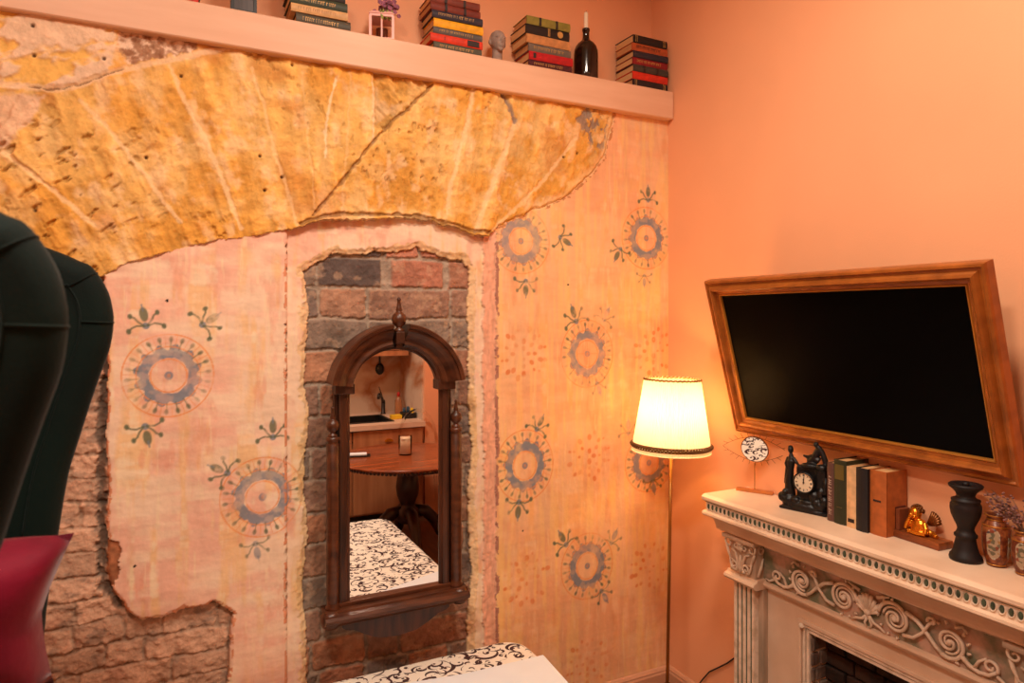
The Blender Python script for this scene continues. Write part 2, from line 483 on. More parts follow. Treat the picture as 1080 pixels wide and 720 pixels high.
# pale upper left block and its swirls
ul = poly_sd(Uf, Vf, [(-300,-60),(-300,150),(0,140),(30,92),(62,95),(82,90),(118,77),(128,50),(120,10)])
um = sstep(0, 5, ul); swirl = sstep(.47, .56, fbm(X+Z*.9, Z*2.2-X*1.4, 6, 4, 110))
uc = S((238,176,84))*(1-swirl[..., None])+S((234,188,140))*swirl[..., None]
uc = uc*(.8+.4*pit[..., None])
st = st*(1-um[..., None])+uc*um[..., None]; hs = hs*(1-um)+um*(.004+swirl*.008+(pit-.5)*.008)
pl2 = sstep(0, 6, poly_sd(Uf, Vf, [(-50,92),(30,96),(52,100),(40,125),(5,160),(-50,150)]))[..., None]*.8
st = st*(1-pl2)+S((230,180,136))*(.75+.5*pit[..., None])*pl2
# brown rough patch under the board
bp = sstep(0, 4, poly_sd(Uf, Vf, [(122,20),(124,58),(134,68),(146,68),(176,62),(212,55),(206,20)]))
brn = sstep(.42,.66,fbm(X, Z, 55, 4, 111))[..., None]
brc = S((170,118,80))*(1-brn)+S((236,190,146))*brn
st = st*(1-bp[..., None])+brc*bp[..., None]; hs = hs+bp*((fbm(X, Z, 40, 4, 112)-.5)*.03-.006)
# grey flaking patch at the far right end of the stone
gp = sstep(0, 6, poly_sd(Uf, Vf, [(600,112),(616,150),(628,165),(640,160),(646,130),(650,100)]))
ggm = (sstep(.47, .56, fbm(X*1.6, Z, 30, 4, 113))*gp)[..., None]*.75
st = st*(1-ggm)+S((120,108,98))*ggm; hs = hs-ggm[..., 0]*.006
# recessed rough stone right of J6
rg = sstep(0, 3, poly_sd(Uh, Vh, [(393,60),(393,148),(420,125),(455,92),(455,60)]))
st = st*(1-(rg*(.30*(1-pit)))[..., None]*1.3); hs = hs+rg*((fbm((X-Z)*6, (X+Z)*20, 1.6, 3, 114)-.5)*.03-.008)
def joint(pts, w, col=(246,196,132), dep=.003, k=.75, ragged=1.0):
    global st, hs
    d = line_d(U+rx*.35*ragged, V+ry*.35*ragged, pts)
    a = (1-sstep(w*.5, w*1.5, d+(fine-.5)*3*ragged))
    st = st*(1-a[..., None]*k)+S(col)*(.8+.4*pit[..., None])*a[..., None]*k
    hs = hs*(1-a*.7)+dep*a*.7
    return a
joint([(3,160),(30,180),(55,200),(100,238)], 2.4)
joint([(84,106),(110,132),(130,155),(152,182),(172,212),(190,234)], 2.2)
joint([(178,70),(196,108),(215,145),(232,182),(246,222),(254,240)], 2.2)
joint([(265,72),(280,118),(290,165),(306,210),(312,238)], 1.8, k=.5)
joint([(353,84),(347,110),(343,143),(343,165)], 1.3, (250,206,150))
joint([(393,80),(393,150)], 1.2, (236,196,140))
joint([(498,95),(492,130),(483,165),(476,190),(471,226)], 2.2)
joint([(543,128),(530,165),(518,196),(502,242)], 2.6)
joint([(607,145),(590,168),(572,192),(545,218),(520,243)], 1.8, k=.6)
joint([(0,88),(30,92),(60,94),(80,91),(112,79),(130,73),(170,66),(212,57),(240,50)], 3.2, (240,190,136))
joint([(370,80),(366,150),(360,230)], 1.0, k=.3); joint([(318,75),(326,160),(334,232)], 1.0, k=.3)
def crack(pts, w, k=.7, dep=-.014, col=(120,74,40)):
    global st, hs
    d = line_d(U+rx*.4, V+ry*.4, pts)
    a = 1-sstep(w*.3, w*1.4, d+(fine-.5)*2)
    st = st*(1-a[..., None]*k)+S(col)*a[..., None]*k
    hs = hs+dep*a
crack([(455,91),(425,118),(393,150),(360,192),(331,227)], 1.7, .6)
crack([(30,92),(55,95),(80,91),(112,79),(130,72)], .8, .7, -.006)
crack([(530,99),(536,112),(543,128)], 2.6, .8, -.006, (122,104,92))
crack([(316,236),(340,229),(362,226),(400,226),(440,228),(470,236),(500,244),(516,246)], 2.2, .6, -.012, (96,60,36))
for hx, hy in ((154,166),(274,165),(297,187),(279,201),(110,63),(35,28),(36,59),(308,69),(191,80),(594,166),(608,162),(561,238),(575,232),(582,218),(37,222)):
    cx, cz = wpos(hx, hy); sl = region(cx, cz, .014)
    q = 1-sstep(.003, .0075, np.hypot(X[sl]-cx, Z[sl]-cz)); st[sl] = st[sl]*(1-q[..., None]*.85)+S((74,36,24))*q[..., None]*.85; hs[sl] = hs[sl]-.012*q
# pale plaster smear where the right panel meets the arch
smr = (1-sstep(0, 9, stone+(mid-.5)*10))*sstep(555, 585, U)
st = st*(1-smr[..., None]*.75)+S((246,196,132))*smr[..., None]*.75
hs = hs*(1-smr)+(-.002)*smr
hs = hs-.012*(1-sstep(0, 3, stone))*(U > 525)
# edge over the niche juts forward
over = (1-sstep(0, 14, stone))*sstep(303, 320, U)*(1-sstep(505, 520, U)); hs = hs+over*.012
st = np.clip(st*np.array([.99,1.12,1.42]), 0, .95)
H = np.where(sm_, hs, H); RGB = np.where(sm_[..., None], st, RGB); cat = np.where(sm_, 2, cat)
# darker broken line below the stone over the panels
rim = ((stone <= 0) & (stone > -2.2) & (U > 524) & (fine > .5)); RGB = np.where(rim[..., None], S((196,132,84)), RGB)
RGB = np.clip(RGB, 0.004, 1)

def grid_part(name, mask, m, parent):
    fc = mask
    jj, ii = np.nonzero(fc)
    v00 = jj*nx+ii; quads = np.stack([v00, v00+1, v00+nx+1, v00+nx], 1)
    used, inv = np.unique(quads.ravel(), return_inverse=True)
    co = np.stack([X.ravel()[used], -H.ravel()[used], Z.ravel()[used]], 1).astype(np.float32)
    me = bpy.data.meshes.new(name)
    me.vertices.add(len(used)); me.vertices.foreach_set('co', co.ravel())
    me.loops.add(len(inv)); me.loops.foreach_set('vertex_index', inv.astype(np.int32))
    me.polygons.add(len(quads)); me.polygons.foreach_set('loop_start', np.arange(0, len(inv), 4, dtype=np.int32))
    try: me.polygons.foreach_set('loop_total', np.full(len(quads), 4, np.int32))
    except Exception: pass
    me.update(calc_edges=True); me.validate()
    ca = me.color_attributes.new('paint', 'FLOAT_COLOR', 'POINT')
    c4 = np.ones((len(used), 4), np.float32); c4[:, :3] = RGB.reshape(-1, 3)[used]
    ca.data.foreach_set('color', c4.ravel())
    me.polygons.foreach_set('use_smooth', np.ones(len(quads), bool))
    me.materials.append(m)
    o = bpy.data.objects.new(name, me); COL.objects.link(o)
    if parent: o.parent = parent
    return o
def attr_mat(name, rough, bump, bscale, spec=.3, var=.12):
    m, nt, b = new_mat(name); N = nt.nodes; L = nt.links
    at = N.new('ShaderNodeAttribute'); at.attribute_name = 'paint'
    tc = N.new('ShaderNodeTexCoord')
    n = N.new('ShaderNodeTexNoise'); n.inputs['Scale'].default_value = bscale; n.inputs['Detail'].default_value = 8
    L.new(tc.outputs['Object'], n.inputs['Vector'])
    mr = N.new('ShaderNodeMapRange'); mr.inputs['To Min'].default_value = 1-var; mr.inputs['To Max'].default_value = 1+var
    L.new(n.outputs['Fac'], mr.inputs['Value'])
    vm = N.new('ShaderNodeVectorMath'); vm.operation = 'SCALE'
    L.new(at.outputs['Color'], vm.inputs[0]); L.new(mr.outputs['Result'], vm.inputs['Scale'])
    L.new(vm.outputs['Vector'], b.inputs['Base Color'])
    b.inputs['Roughness'].default_value = rough; b.inputs['Specular IOR Level'].default_value = spec
    bp = N.new('ShaderNodeBump'); bp.inputs['Strength'].default_value = bump; bp.inputs['Distance'].default_value = .004
    L.new(n.outputs['Fac'], bp.inputs['Height']); L.new(bp.outputs['Normal'], b.inputs['Normal'])
    return m
cq = np.maximum.reduce([cat[:-1, :-1], cat[1:, :-1], cat[:-1, 1:], cat[1:, 1:]])
wall_left = grid_part('wall_left', cq == 0, attr_mat('old_brick', .85, .5, 140, .2, .2), None)
wall_left['kind'] = 'structure'
grid_part('plaster', cq == 1, attr_mat('painted_plaster', .72, .15, 90, .25, .05), wall_left)
grid_part('stone_arch', cq == 2, attr_mat('yellow_sandstone', .8, .5, 120, .25, .14), wall_left)

# ------------------------------------------------------------------ materials
M = {}
M['salmon'] = mat('salmon_wall_paint', (240,172,128), .55, var=.05, scale=1.6, bump=.05, bscale=160, spec=.3)
M['shelf'] = mat('planed_pale_wood', (236,192,160), .5, rgb2=(222,172,138), scale=2.2, stretch=(1,8,8), contrast=(.3,.75), bump=.04)
M['trim'] = mat('tan_baseboard', (206,150,116), .5, var=.08)
M['ceil'] = mat('white_ceiling', (235,225,212), .8, var=.03)
M['floor'] = mat('brown_floor_boards', (120,72,44), .45, rgb2=(88,50,30), scale=3, stretch=(8,1,1))
M['oak'] = mat('dark_oak', (80,41,22), .36, rgb2=(42,20,11), scale=5, stretch=(9,9,1), bump=.12, bscale=40, spec=.5)
M['oakh'] = mat('dark_oak_mouldings', (94,50,27), .34, rgb2=(58,28,15), scale=8, stretch=(1,4,4), bump=.08, bscale=40, spec=.5)
M['gilt'] = mat('gilded_wood', (170,96,34), .36, rgb2=(140,76,25), scale=22, bump=.06, bscale=80, spec=.5, metal=.2)
M['giltv'] = M['gilt']
M['bead'] = mat('gold_bead', (190,124,48), .35, metal=.5)
M['screen'] = mat('black_screen', (5,4,4), .3, var=0, spec=.04)
M['blackpl'] = mat('black_plastic', (14,13,13), .4, var=0)
M['brass'] = mat('aged_brass', (176,126,66), .3, metal=.9, var=.1)
M['copper'] = mat('copper_bar', (206,130,70), .35, metal=.4, var=.1)
M['cream'] = mat('cream_plaster', (236,206,178), .5, rgb2=(220,186,156), scale=6, bump=.06, bscale=50)
M['creamold'] = mat('worn_cream_relief', (240,216,192), .55, rgb2=(206,180,152), scale=26, contrast=(.3,.55), bump=.12, bscale=120)
M['green'] = mat('green_patina', (84,100,74), .6, rgb2=(52,64,46), scale=30)
M['patina'] = mat('dull_pink_and_green_patina', (204,164,142), .6, rgb2=(116,118,92), scale=15, contrast=(.38,.62), bump=.1)
M['patina_side'] = mat('dusty_cream_patina', (212,178,150), .6, rgb2=(140,124,104), scale=7, stretch=(1,1,.3), contrast=(.36,.6))
M['firebrick'] = mat('sooty_brick', (128,104,88), .8, rgb2=(70,52,44), scale=14, bump=.4, bscale=60)
M['firebrickd'] = mat('brown_brick', (66,42,28), .8, rgb2=(36,24,18), scale=14, bump=.4, bscale=60)
M['mortard'] = mat('dark_mortar', (28,20,16), .9)
M['black'] = mat('black_cast', (16,13,13), .42, var=.2, bump=.15, bscale=60, spec=.4)
M['blackm'] = mat('matt_black_wood', (22,15,16), .55, var=.2, spec=.35)
M['dial'] = mat('ivory_dial', (226,206,176), .4, var=.03)
M['gold'] = mat('polished_gold', (236,150,42), .25, metal=.85, var=.12)
M['golddark'] = mat('antique_gold', (120,70,30), .35, metal=.7, var=.3)
M['walnut'] = mat('walnut_plinth', (158,84,38), .4, rgb2=(110,54,24), scale=7, stretch=(1,6,1))
M['page'] = mat('book_pages', (226,178,122), .8, rgb2=(198,146,92), scale=4, stretch=(1,1,90), contrast=(.3,.7))
M['pagev'] = mat('dark_book_pages', (204,150,96), .8, rgb2=(180,124,76), scale=4, stretch=(1,1,90), contrast=(.3,.7))
M['giltmark'] = mat('gilt_lettering', (196,150,84), .5, metal=.2)
M['darkmark'] = mat('dark_lettering', (40,26,22), .6)
M['velvet'] = mat('dark_green_velvet', (7,23,18), .8, rgb2=(4,14,11), scale=5, sheen=.06, bump=.1, bscale=200, spec=.15)
M['magenta'] = mat('magenta_velvet', (122,4,36), .7, rgb2=(92,2,25), scale=6, sheen=.15, bump=.25, bscale=26, spec=.2)
M['purple'] = mat('purple_velvet', (50,14,60), .7, sheen=.1)
M['white'] = mat('white_cotton', (226,230,234), .8, var=.02, bump=.15, bscale=14)
M['bottle'] = mat('dark_bottle_glass', (26,12,8), .12, var=.1, spec=.7)
M['wax'] = mat('white_wax', (245,232,205), .5, var=.02)
M['greyst'] = mat('grey_plaster_bust', (158,136,124), .7, var=.18, scale=40)
M['pinkmetal'] = mat('pale_pink_metal', (248,190,180), .4, var=.03)
M['flower'] = mat('dusty_mauve_petals', (176,104,128), .7, rgb2=(120,70,96), scale=60)
M['leaf'] = mat('yellow_green_leaves', (160,160,60), .6, rgb2=(110,120,50), scale=50)
M['stem'] = mat('dried_stems', (120,86,70), .7)
M['driedfl'] = mat('greyish_dried_flowers', (140,96,88), .8, rgb2=(92,60,58), scale=60)
M['kitwood'] = mat('light_wood_kitchen_front', (196,130,84), .5, rgb2=(172,106,66), scale=3, stretch=(6,6,.6))
M['worktop'] = mat('pale_stone_worktop', (226,188,160), .35, var=.05)
M['tablewood'] = mat('polished_mahogany', (158,80,42), .22, rgb2=(122,56,28), scale=3, stretch=(1,6,1), spec=.5)
M['tablewoodd'] = mat('dark_mahogany', (48,20,12), .35, var=.2)
M['redseat'] = mat('dark_red_seat', (110,30,22), .6)
M['steel'] = mat('dark_steel', (60,54,50), .3, metal=.8)
M['yellow'] = mat('yellow_sponge', (226,180,30), .8)
M['bluep'] = mat('teal_pack', (40,70,90), .5)
M['redcap'] = mat('red_cap', (190,30,24), .4)
m_, nt_, b_ = new_mat('mirror_silver'); b_.inputs['Base Color'].default_value = (.93,.91,.89,1); b_.inputs['Metallic'].default_value = 1; b_.inputs['Roughness'].default_value = 0.0
nz = nt_.nodes.new('ShaderNodeTexNoise'); nz.inputs['Scale'].default_value = 3
mr = nt_.nodes.new('ShaderNodeMapRange'); mr.inputs['To Min'].default_value = 0; mr.inputs['To Max'].default_value = .004
nt_.links.new(nz.outputs['Fac'], mr.inputs['Value']); nt_.links.new(mr.outputs['Result'], b_.inputs['Roughness'])
M['mirror'] = m_
m_, nt_, b_ = new_mat('clear_glass'); b_.inputs['Base Color'].default_value = (.95,.93,.9,1); b_.inputs['Transmission Weight'].default_value = 1; b_.inputs['Roughness'].default_value = .04; b_.inputs['IOR'].default_value = 1.06
M['glass'] = m_
# marble
m_, nt_, b_ = new_mat('veined_marble'); N = nt_.nodes; L = nt_.links
tc = N.new('ShaderNodeTexCoord'); w = N.new('ShaderNodeTexNoise'); w.inputs['Scale'].default_value = 1.1; w.inputs['Detail'].default_value = 7; w.inputs['Distortion'].default_value = .35
L.new(tc.outputs['Object'], w.inputs['Vector'])
r = N.new('ShaderNodeValToRGB'); e = r.color_ramp.elements
e[0].position = .44; e[0].color = (*lin((206,178,152)), 1); e[1].position = .56; e[1].color = (*lin((214,190,166)), 1)
x_ = r.color_ramp.elements.new(.5); x_.color = (*lin((172,112,72)), 1)
L.new(w.outputs['Fac'], r.inputs['Fac']); L.new(r.outputs['Color'], b_.inputs['Base Color']); b_.inputs['Roughness'].default_value = .35
M['marble'] = m_
# scroll-printed bed cotton
m_, nt_, b_ = new_mat('scroll_printed_cotton'); N = nt_.nodes; L = nt_.links
def math_(op, a, b=None, c=None):
    n = N.new('ShaderNodeMath'); n.operation = op
    for i, v in enumerate((a, b, c)):
        if v is None: continue
        if isinstance(v, (int, float)): n.inputs[i].default_value = v
        else: L.new(v, n.inputs[i])
    return n.outputs[0]
tc = N.new('ShaderNodeTexCoord')
def scroll(scale, ox, tw, wid, rmax):
    mp = N.new('ShaderNodeMapping'); mp.inputs['Scale'].default_value = (scale, scale*1.12, scale*.01); mp.inputs['Location'].default_value = (ox, ox*1.7, .5)
    L.new(tc.outputs['Object'], mp.inputs['Vector'])
    vo = N.new('ShaderNodeTexVoronoi'); vo.voronoi_dimensions = '2D'; vo.feature = 'F1'; vo.inputs['Scale'].default_value = 1; vo.inputs['Randomness'].default_value = .8
    L.new(mp.outputs['Vector'], vo.inputs['Vector'])
    sb = N.new('ShaderNodeVectorMath'); sb.operation = 'SUBTRACT'
    L.new(mp.outputs['Vector'], sb.inputs[0]); L.new(vo.outputs['Position'], sb.inputs[1])
    sp = N.new('ShaderNodeSeparateXYZ'); L.new(sb.outputs['Vector'], sp.inputs[0])
    cr = N.new('ShaderNodeSeparateColor'); L.new(vo.outputs['Color'], cr.inputs[0])
    ang = math_('DIVIDE', math_('ARCTAN2', sp.outputs[1], sp.outputs[0]), 2*PI)
    sgn = math_('SUBTRACT', math_('MULTIPLY', math_('GREATER_THAN', cr.outputs[0], .5), 2.0), 1.0)
    rr = math_('POWER', vo.outputs['Distance'], .75)
    s = math_('FRACT', math_('ADD', math_('ADD', math_('MULTIPLY', rr, tw), math_('MULTIPLY', ang, sgn)), cr.outputs[1]))
    dist = math_('ABSOLUTE', math_('SUBTRACT', s, .5))
    # line gets thicker at mid radius and vanishes by arcs
    seg_ = math_('MULTIPLY', math_('ADD', math_('SINE', math_('ADD', math_('MULTIPLY', ang, 2*PI), math_('MULTIPLY', cr.outputs[2], 6.28))), .75), wid)
    ln = math_('LESS_THAN', dist, seg_)
    inr = math_('LESS_THAN', vo.outputs['Distance'], rmax)
    dot = math_('LESS_THAN', vo.outputs['Distance'], .075)
    return math_('MAXIMUM', math_('MULTIPLY', ln, inr), math_('MULTIPLY', dot, math_('GREATER_THAN', cr.outputs[2], .35)))
s1 = scroll(10.5, .3, 2.2, .10, .64); s2 = scroll(15, 3.1, 1.7, .10, .52); s3 = scroll(13, 7.7, 1.8, .09, .45)
al = math_('MAXIMUM', math_('MAXIMUM', s1, s2), s3)
mx = N.new('ShaderNodeMix'); mx.data_type = 'RGBA'; L.new(al, mx.inputs[0]); mx.inputs[6].default_value = (*lin((238,229,214)), 1); mx.inputs[7].default_value = (*lin((62,30,30)), 1)
L.new(mx.outputs[2], b_.inputs['Base Color']); b_.inputs['Roughness'].default_value = .85
n2 = N.new('ShaderNodeTexNoise'); n2.inputs['Scale'].default_value = 9; bp = N.new('ShaderNodeBump'); bp.inputs['Strength'].default_value = .35; bp.inputs['Distance'].default_value = .03
L.new(tc.outputs['Object'], n2.inputs['Vector']); L.new(n2.outputs['Fac'], bp.inputs['Height']); L.new(bp.outputs['Normal'], b_.inputs['Normal'])
M['scroll'] = m_
# lamp shade: pleated pale silk, lit from inside by the bulb
m_, nt_, b_ = new_mat('pleated_cream_silk'); N = nt_.nodes; L = nt_.links
out = N['Material Output']; b_.inputs['Base Color'].default_value = (.86,.78,.64,1); b_.inputs['Roughness'].default_value = .9
tr = N.new('ShaderNodeBsdfTranslucent'); ms = N.new('ShaderNodeMixShader'); ms.inputs[0].default_value = .55
nz = N.new('ShaderNodeTexNoise'); nz.inputs['Scale'].default_value = 30; rp_ = N.new('ShaderNodeValToRGB')
rp_.color_ramp.elements[0].color = (.93,.86,.76,1); rp_.color_ramp.elements[1].color = (.97,.92,.84,1)
L.new(nz.outputs['Fac'], rp_.inputs['Fac']); L.new(rp_.outputs['Color'], tr.inputs['Color'])
L.new(b_.outputs[0], ms.inputs[1]); L.new(tr.outputs[0], ms.inputs[2]); L.new(ms.outputs[0], out.inputs['Surface'])
M['shade'] = m_
m_, nt_, b_ = new_mat('lit_bulb_glass'); b_.inputs['Emission Color'].default_value = (1,.72,.38,1); b_.inputs['Emission Strength'].default_value = 30
M['bulb'] = m_

# ------------------------------------------------------------------ room shell
b = BM(); box(b, (-4.2,-3.95,-.1), (.2,.3,0)); struct('floor', b, M['floor'])
b = BM(); box(b, (-4.2,-3.95,3.45), (.2,.3,3.55)); struct('ceiling', b, M['ceil'])
b = BM(); box(b, (0,-3.95,0), (.15,.3,3.45)); struct('wall_right', b, M['salmon'])
b = BM(); box(b, (-4.2,-3.95,0), (-4.05,.3,3.45)); struct('wall_far_left', b, M['salmon'])
b = BM(); box(b, (-4.05,-3.95,0), (0,-3.80,3.45)); struct('wall_behind', b, M['salmon'])
b = BM(); box(b, (-4.05,.13,2.55), (0,.3,3.45)); o = struct('wall_upper_left', b, M['salmon'])
b = BM(); box(b, (-4.05,.075,0), (0,.13,2.60)); box(b, (-4.05,0,0), (-2.79,.08,2.62)); o = obj('masonry_core', b, M['salmon'], wall_left)
# kitchen nook return wall
b = BM(); box(b, (-.15,-3.80,0), (0,-3.12,3.45)); struct('wall_partition', b, M['salmon'])
# baseboards
def baseboard(name, p0, p1, along):
    b = BM()
    prof = [(0,0),(.018,0),(.018,.042),(.014,.050),(.014,.056),(.007,.066),(0,.070)]
    if along == 'x': prism(b, [(-p[0], p[1]) for p in prof], 0, p0, p1)
    else: prism(b, [(-p[0], p[1]) for p in prof], 1, p0, p1)
    return struct(name, b, M['trim'])
o = baseboard('baseboard_left', -.78, 0.0, 'x'); 
o = baseboard('baseboard_right', -.56, 0.0, 'y')

# long wooden ledge over the arch
b = BM(); box(b, (-4.0,-.038,2.625), (-.004,.128,2.752), .004, 1)
o = obj('wall_ledge', b, M['shelf']); tag(o, 'long planed pale wooden ledge above the stone arch, carrying books and ornaments', 'shelf')
for px, r in ((-.30,.009),(-.96,.010),(-1.62,.010),(-2.3,.012)):
    pass

# ------------------------------------------------------------------ books
def book_mesh(Ls, Dp, T, cover_m, marks, name_parent, group_seed, pages=None, bands=None):
    rnd = random.Random(group_seed)
    c = BM(); t = .0026
    box(c, (0, 0, 0), (Ls, Dp, t), .0008, 1); box(c, (0, 0, T-t), (Ls, Dp, T), .0008, 1)
    # rounded spine
    n = 6
    pts = [(-.004*math.sin(PI*i/n), T*i/n) for i in range(n+1)]
    prism(c, pts+[(t, T), (t, 0)], 0, 0, Ls)
    obj('cover', c, cover_m, name_parent)
    p = BM(); box(p, (.004, t*.8, t), (Ls-.004, Dp-.004, T-t)); obj('pages', p, pages or M['page'], name_parent)
    if marks:
        g = BM()
        kind, mm = marks
        y = -.0048
        if kind == 'bands':
            for q in (.28, .66): box(g, (Ls*q, y, T*.04), (Ls*q+.010, .0, T*.96))
        elif kind == 'lines':
            for q in (.06,.10,.88,.92): box(g, (Ls*q, y, T*.1), (Ls*q+.0015, 0, T*.9))
        elif kind == 'letters':
            x = Ls*.12
            while x < Ls*.80:
                w = rnd.uniform(.002,.006)
                h = rnd.uniform(.14,.2)
                box(g, (x, y, T*(.5-h)), (x+w*.35, 0, T*(.5+h))); box(g, (x+w*.35, y, T*(.5+h-.07)), (x+w, 0, T*(.5+h)))
                x += w+rnd.choice([.002,.002,.006])
        elif kind == 'emblem':
            M3 = Matrix.Translation((Ls*.78, -.001, T*.5)) @ Matrix.Rotation(PI/2, 4, 'X')
            lathe(g, [(.0,.0),(T*.36,.0),(T*.36,.0035),(0,.0035)], 16, M=M3)
            for q in (.50,.53): box(g, (Ls*q, y, T*.08), (Ls*q+.0025, 0, T*.92))
        elif kind == 'label':
            box(g, (Ls*.70, y, T*.15), (Ls*.93, 0, T*.85)); box(g, (Ls*.26, y, T*.3), (Ls*.27, 0, T*.7))
        elif kind == 'midpatch':
            box(g, (Ls*.52, y, T*.3), (Ls*.55, 0, T*.75))
        elif kind == 'patch':
            box(g, (Ls*.09, y, T*.22), (Ls*.15, 0, T*.8))
        obj('spine_marks', g, mm, name_parent)
_cm = {}
def cm(rgb, rough=.55):
    if rgb not in _cm:
        _cm[rgb] = mat('book_cloth_%d' % len(_cm), rgb, rough, var=.18, scale=40, bump=.05, bscale=300)
    return _cm[rgb]
def stack(x0, x1, z0, items, group, depth=.135, y0=-.022, sd=1):
    rnd = random.Random(sd); z = z0
    for k, (rgb, T, lab, marks, dx0, dx1) in enumerate(items):
        L_ = (x1-x0)+dx1-dx0
        t = thing('book', lab, 'book', (x0+dx0, y0+rnd.uniform(0,.004), z), rnd.uniform(-.02,.02), group)
        book_mesh(L_, depth+rnd.uniform(-.01,.006), T-.001, cm(rgb), marks, t, sd*31+k, pages=rnd.choice([M['page'], M['page'], M['pagev']]))
        z += T
    return z
Zs = 2.7525
g_, d_ = M['giltmark'], M['darkmark']
stack(-.226, -.030, Zs, [
  ((30,22,24), .034, 'black hardback lying at the bottom of the stack in the corner', ('lines', g_), 0, .002),
  ((206,44,22), .035, 'bright red hardback, second from the bottom of the corner stack', None, 0, .004),
  ((62,54,46), .032, 'dark olive grey hardback under the crimson one in the corner stack', ('bands', d_), .004, .006),
  ((134,20,30), .032, 'crimson hardback with gilt spine lettering in the corner stack', ('letters', g_), 0, .002),
  ((34,34,48), .030, 'navy hardback between orange and crimson books in the corner stack', None, .004, .004),
  ((176,82,40), .036, 'orange-brown hardback, second from the top of the corner stack', ('letters', d_), -.003, .004),
  ((26,18,18), .036, 'black hardback lying on top of the stack in the corner', ('lines', g_), .003, .002)], 'books stacked at the right end of the ledge', sd=3)
stack(-.765, -.552, Zs, [
  ((74,22,30), .030, 'dark maroon hardback with pale spine lettering beside the wine bottle', ('letters', g_), .004, .0),
  ((180,14,22), .036, 'thick red hardback with a small black spine patch beside the wine bottle', ('patch', d_), .006, .004),
  ((110,96,84), .034, 'grey hardback with light lettering in the stack beside the wine bottle', ('letters', g_), .004, 0),
  ((196,134,80), .038, 'tan hardback under the black book with a gold emblem', None, -.006, -.006),
  ((26,18,16), .040, 'black hardback with a round gold emblem on its spine', ('emblem', g_), -.010, -.008),
  ((138,126,52), .036, 'olive green hardback on top of the stack beside the wine bottle', ('bands', d_), -.004, -.006)], 'books stacked between the bust and the wine bottle', sd=4)
stack(-1.190, -.975, Zs, [
  ((82,80,64), .030, 'grey-green hardback at the bottom of the stack left of the bust', ('letters', g_), .010, 0),
  ((214,52,20), .032, 'orange-red hardback with a dark spine label left of the bust', ('label', d_), -.004, .004),
  ((92,86,82), .026, 'grey hardback between the yellow and the orange-red books', ('letters', g_), .008, .004),
  ((238,168,20), .034, 'yellow hardback in the stack left of the bust', None, .010, .006),
  ((44,38,52), .030, 'dark navy hardback lying on the yellow book', ('letters', g_), .002, .002),
  ((120,44,28), .030, 'red-brown leather volume with black bands under its twin', ('bands', d_), -.004, -.006),
  ((122,48,30), .030, 'red-brown leather volume with black bands, topmost left of the bust', ('bands', d_), -.004, -.010)], 'books stacked left of the bust', sd=5)
stack(-1.705, -1.504, Zs, [
  ((72,62,42), .038, 'dark olive hardback with gilt lettering at the bottom left of the lantern', ('letters', g_), .006, .0),
  ((214,168,112), .030, 'cream-tan hardback with faint lettering left of the lantern', ('letters', mat('faint_tan_lettering', (180,130,80), .6)), -.012, -.012),
  ((50,58,34), .036, 'dark green patterned hardback left of the lantern, cut by the photo top', ('letters', g_), -.016, -.012),
  ((40,28,24), .034, 'black-brown hardback on the green one, above the photo edge', None, -.022, -.02),
  ((30,26,28), .032, 'black hardback topmost left of the lantern, above the photo edge', None, -.026, -.02)], 'books stacked left of the pink lantern', sd=6)
stack(-2.17, -2.015, Zs, [
  ((214,50,26), .036, 'bright red book at the left end of the ledge, nearly out of frame', None, 0, 0),
  ((34,26,28), .034, 'black book lying on the bright red book at the far left', None, 0, .006)], 'books stacked at the left of the ledge', sd=8)

# small black-framed glass box on the ledge
t = thing('photo_frame', 'small black frame with grey glass standing on the ledge, cut by the photo top', 'frame', (-1.872,.0,Zs))
b = BM(); frame_loop(b, .084, .17, [(0,0),(0,.018),(.010,.018),(.010,.010)]); obj('frame', b, M['blackpl'], t)
b = BM(); box(b, (-.034,-.012,.008), (.034,-.006,.162)); obj('picture', b, mat('grey_striped_print', (90,84,84), .3, rgb2=(50,46,48), scale=8, stretch=(6,1,.3)), t)
b = BM(); box(b, (-.042,-.002,0), (.042,.012,.17)); obj('backing', b, M['blackpl'], t)

# bust
t = thing('head_bust', 'small grey bald head sculpture on a neck between two book stacks', 'sculpture', (-.878,.035,Zs))
b = BM()
ball(b, (0,0,.105), (.034,.040,.040), 20); ball(b, (0,-.012,.085), (.026,.030,.032), 16); ball(b, (0,-.040,.092), (.006,.008,.011), 10)
ball(b, (0,-.034,.072), (.010,.008,.005), 10); ball(b, (0,-.030,.060), (.013,.010,.009), 10)
for s in (-1,1):
    ball(b, (s*.034,.002,.094), (.005,.008,.013), 10); ball(b, (s*.013,-.034,.108), (.010,.006,.004), 10)
tube(b, [(0,.006,.0),(0,.004,.03),(0,.0,.07)], [.026,.021,.022], 16)
o = obj('head', b, M['greyst'], t, True); remesh(o, .0022)
b = BM(); lathe(b, [(.028,0),(.030,.004),(.026,.010),(.024,.016)], 24, c=(0,.006,0)); obj('neck_base', b, M['greyst'], t, True)

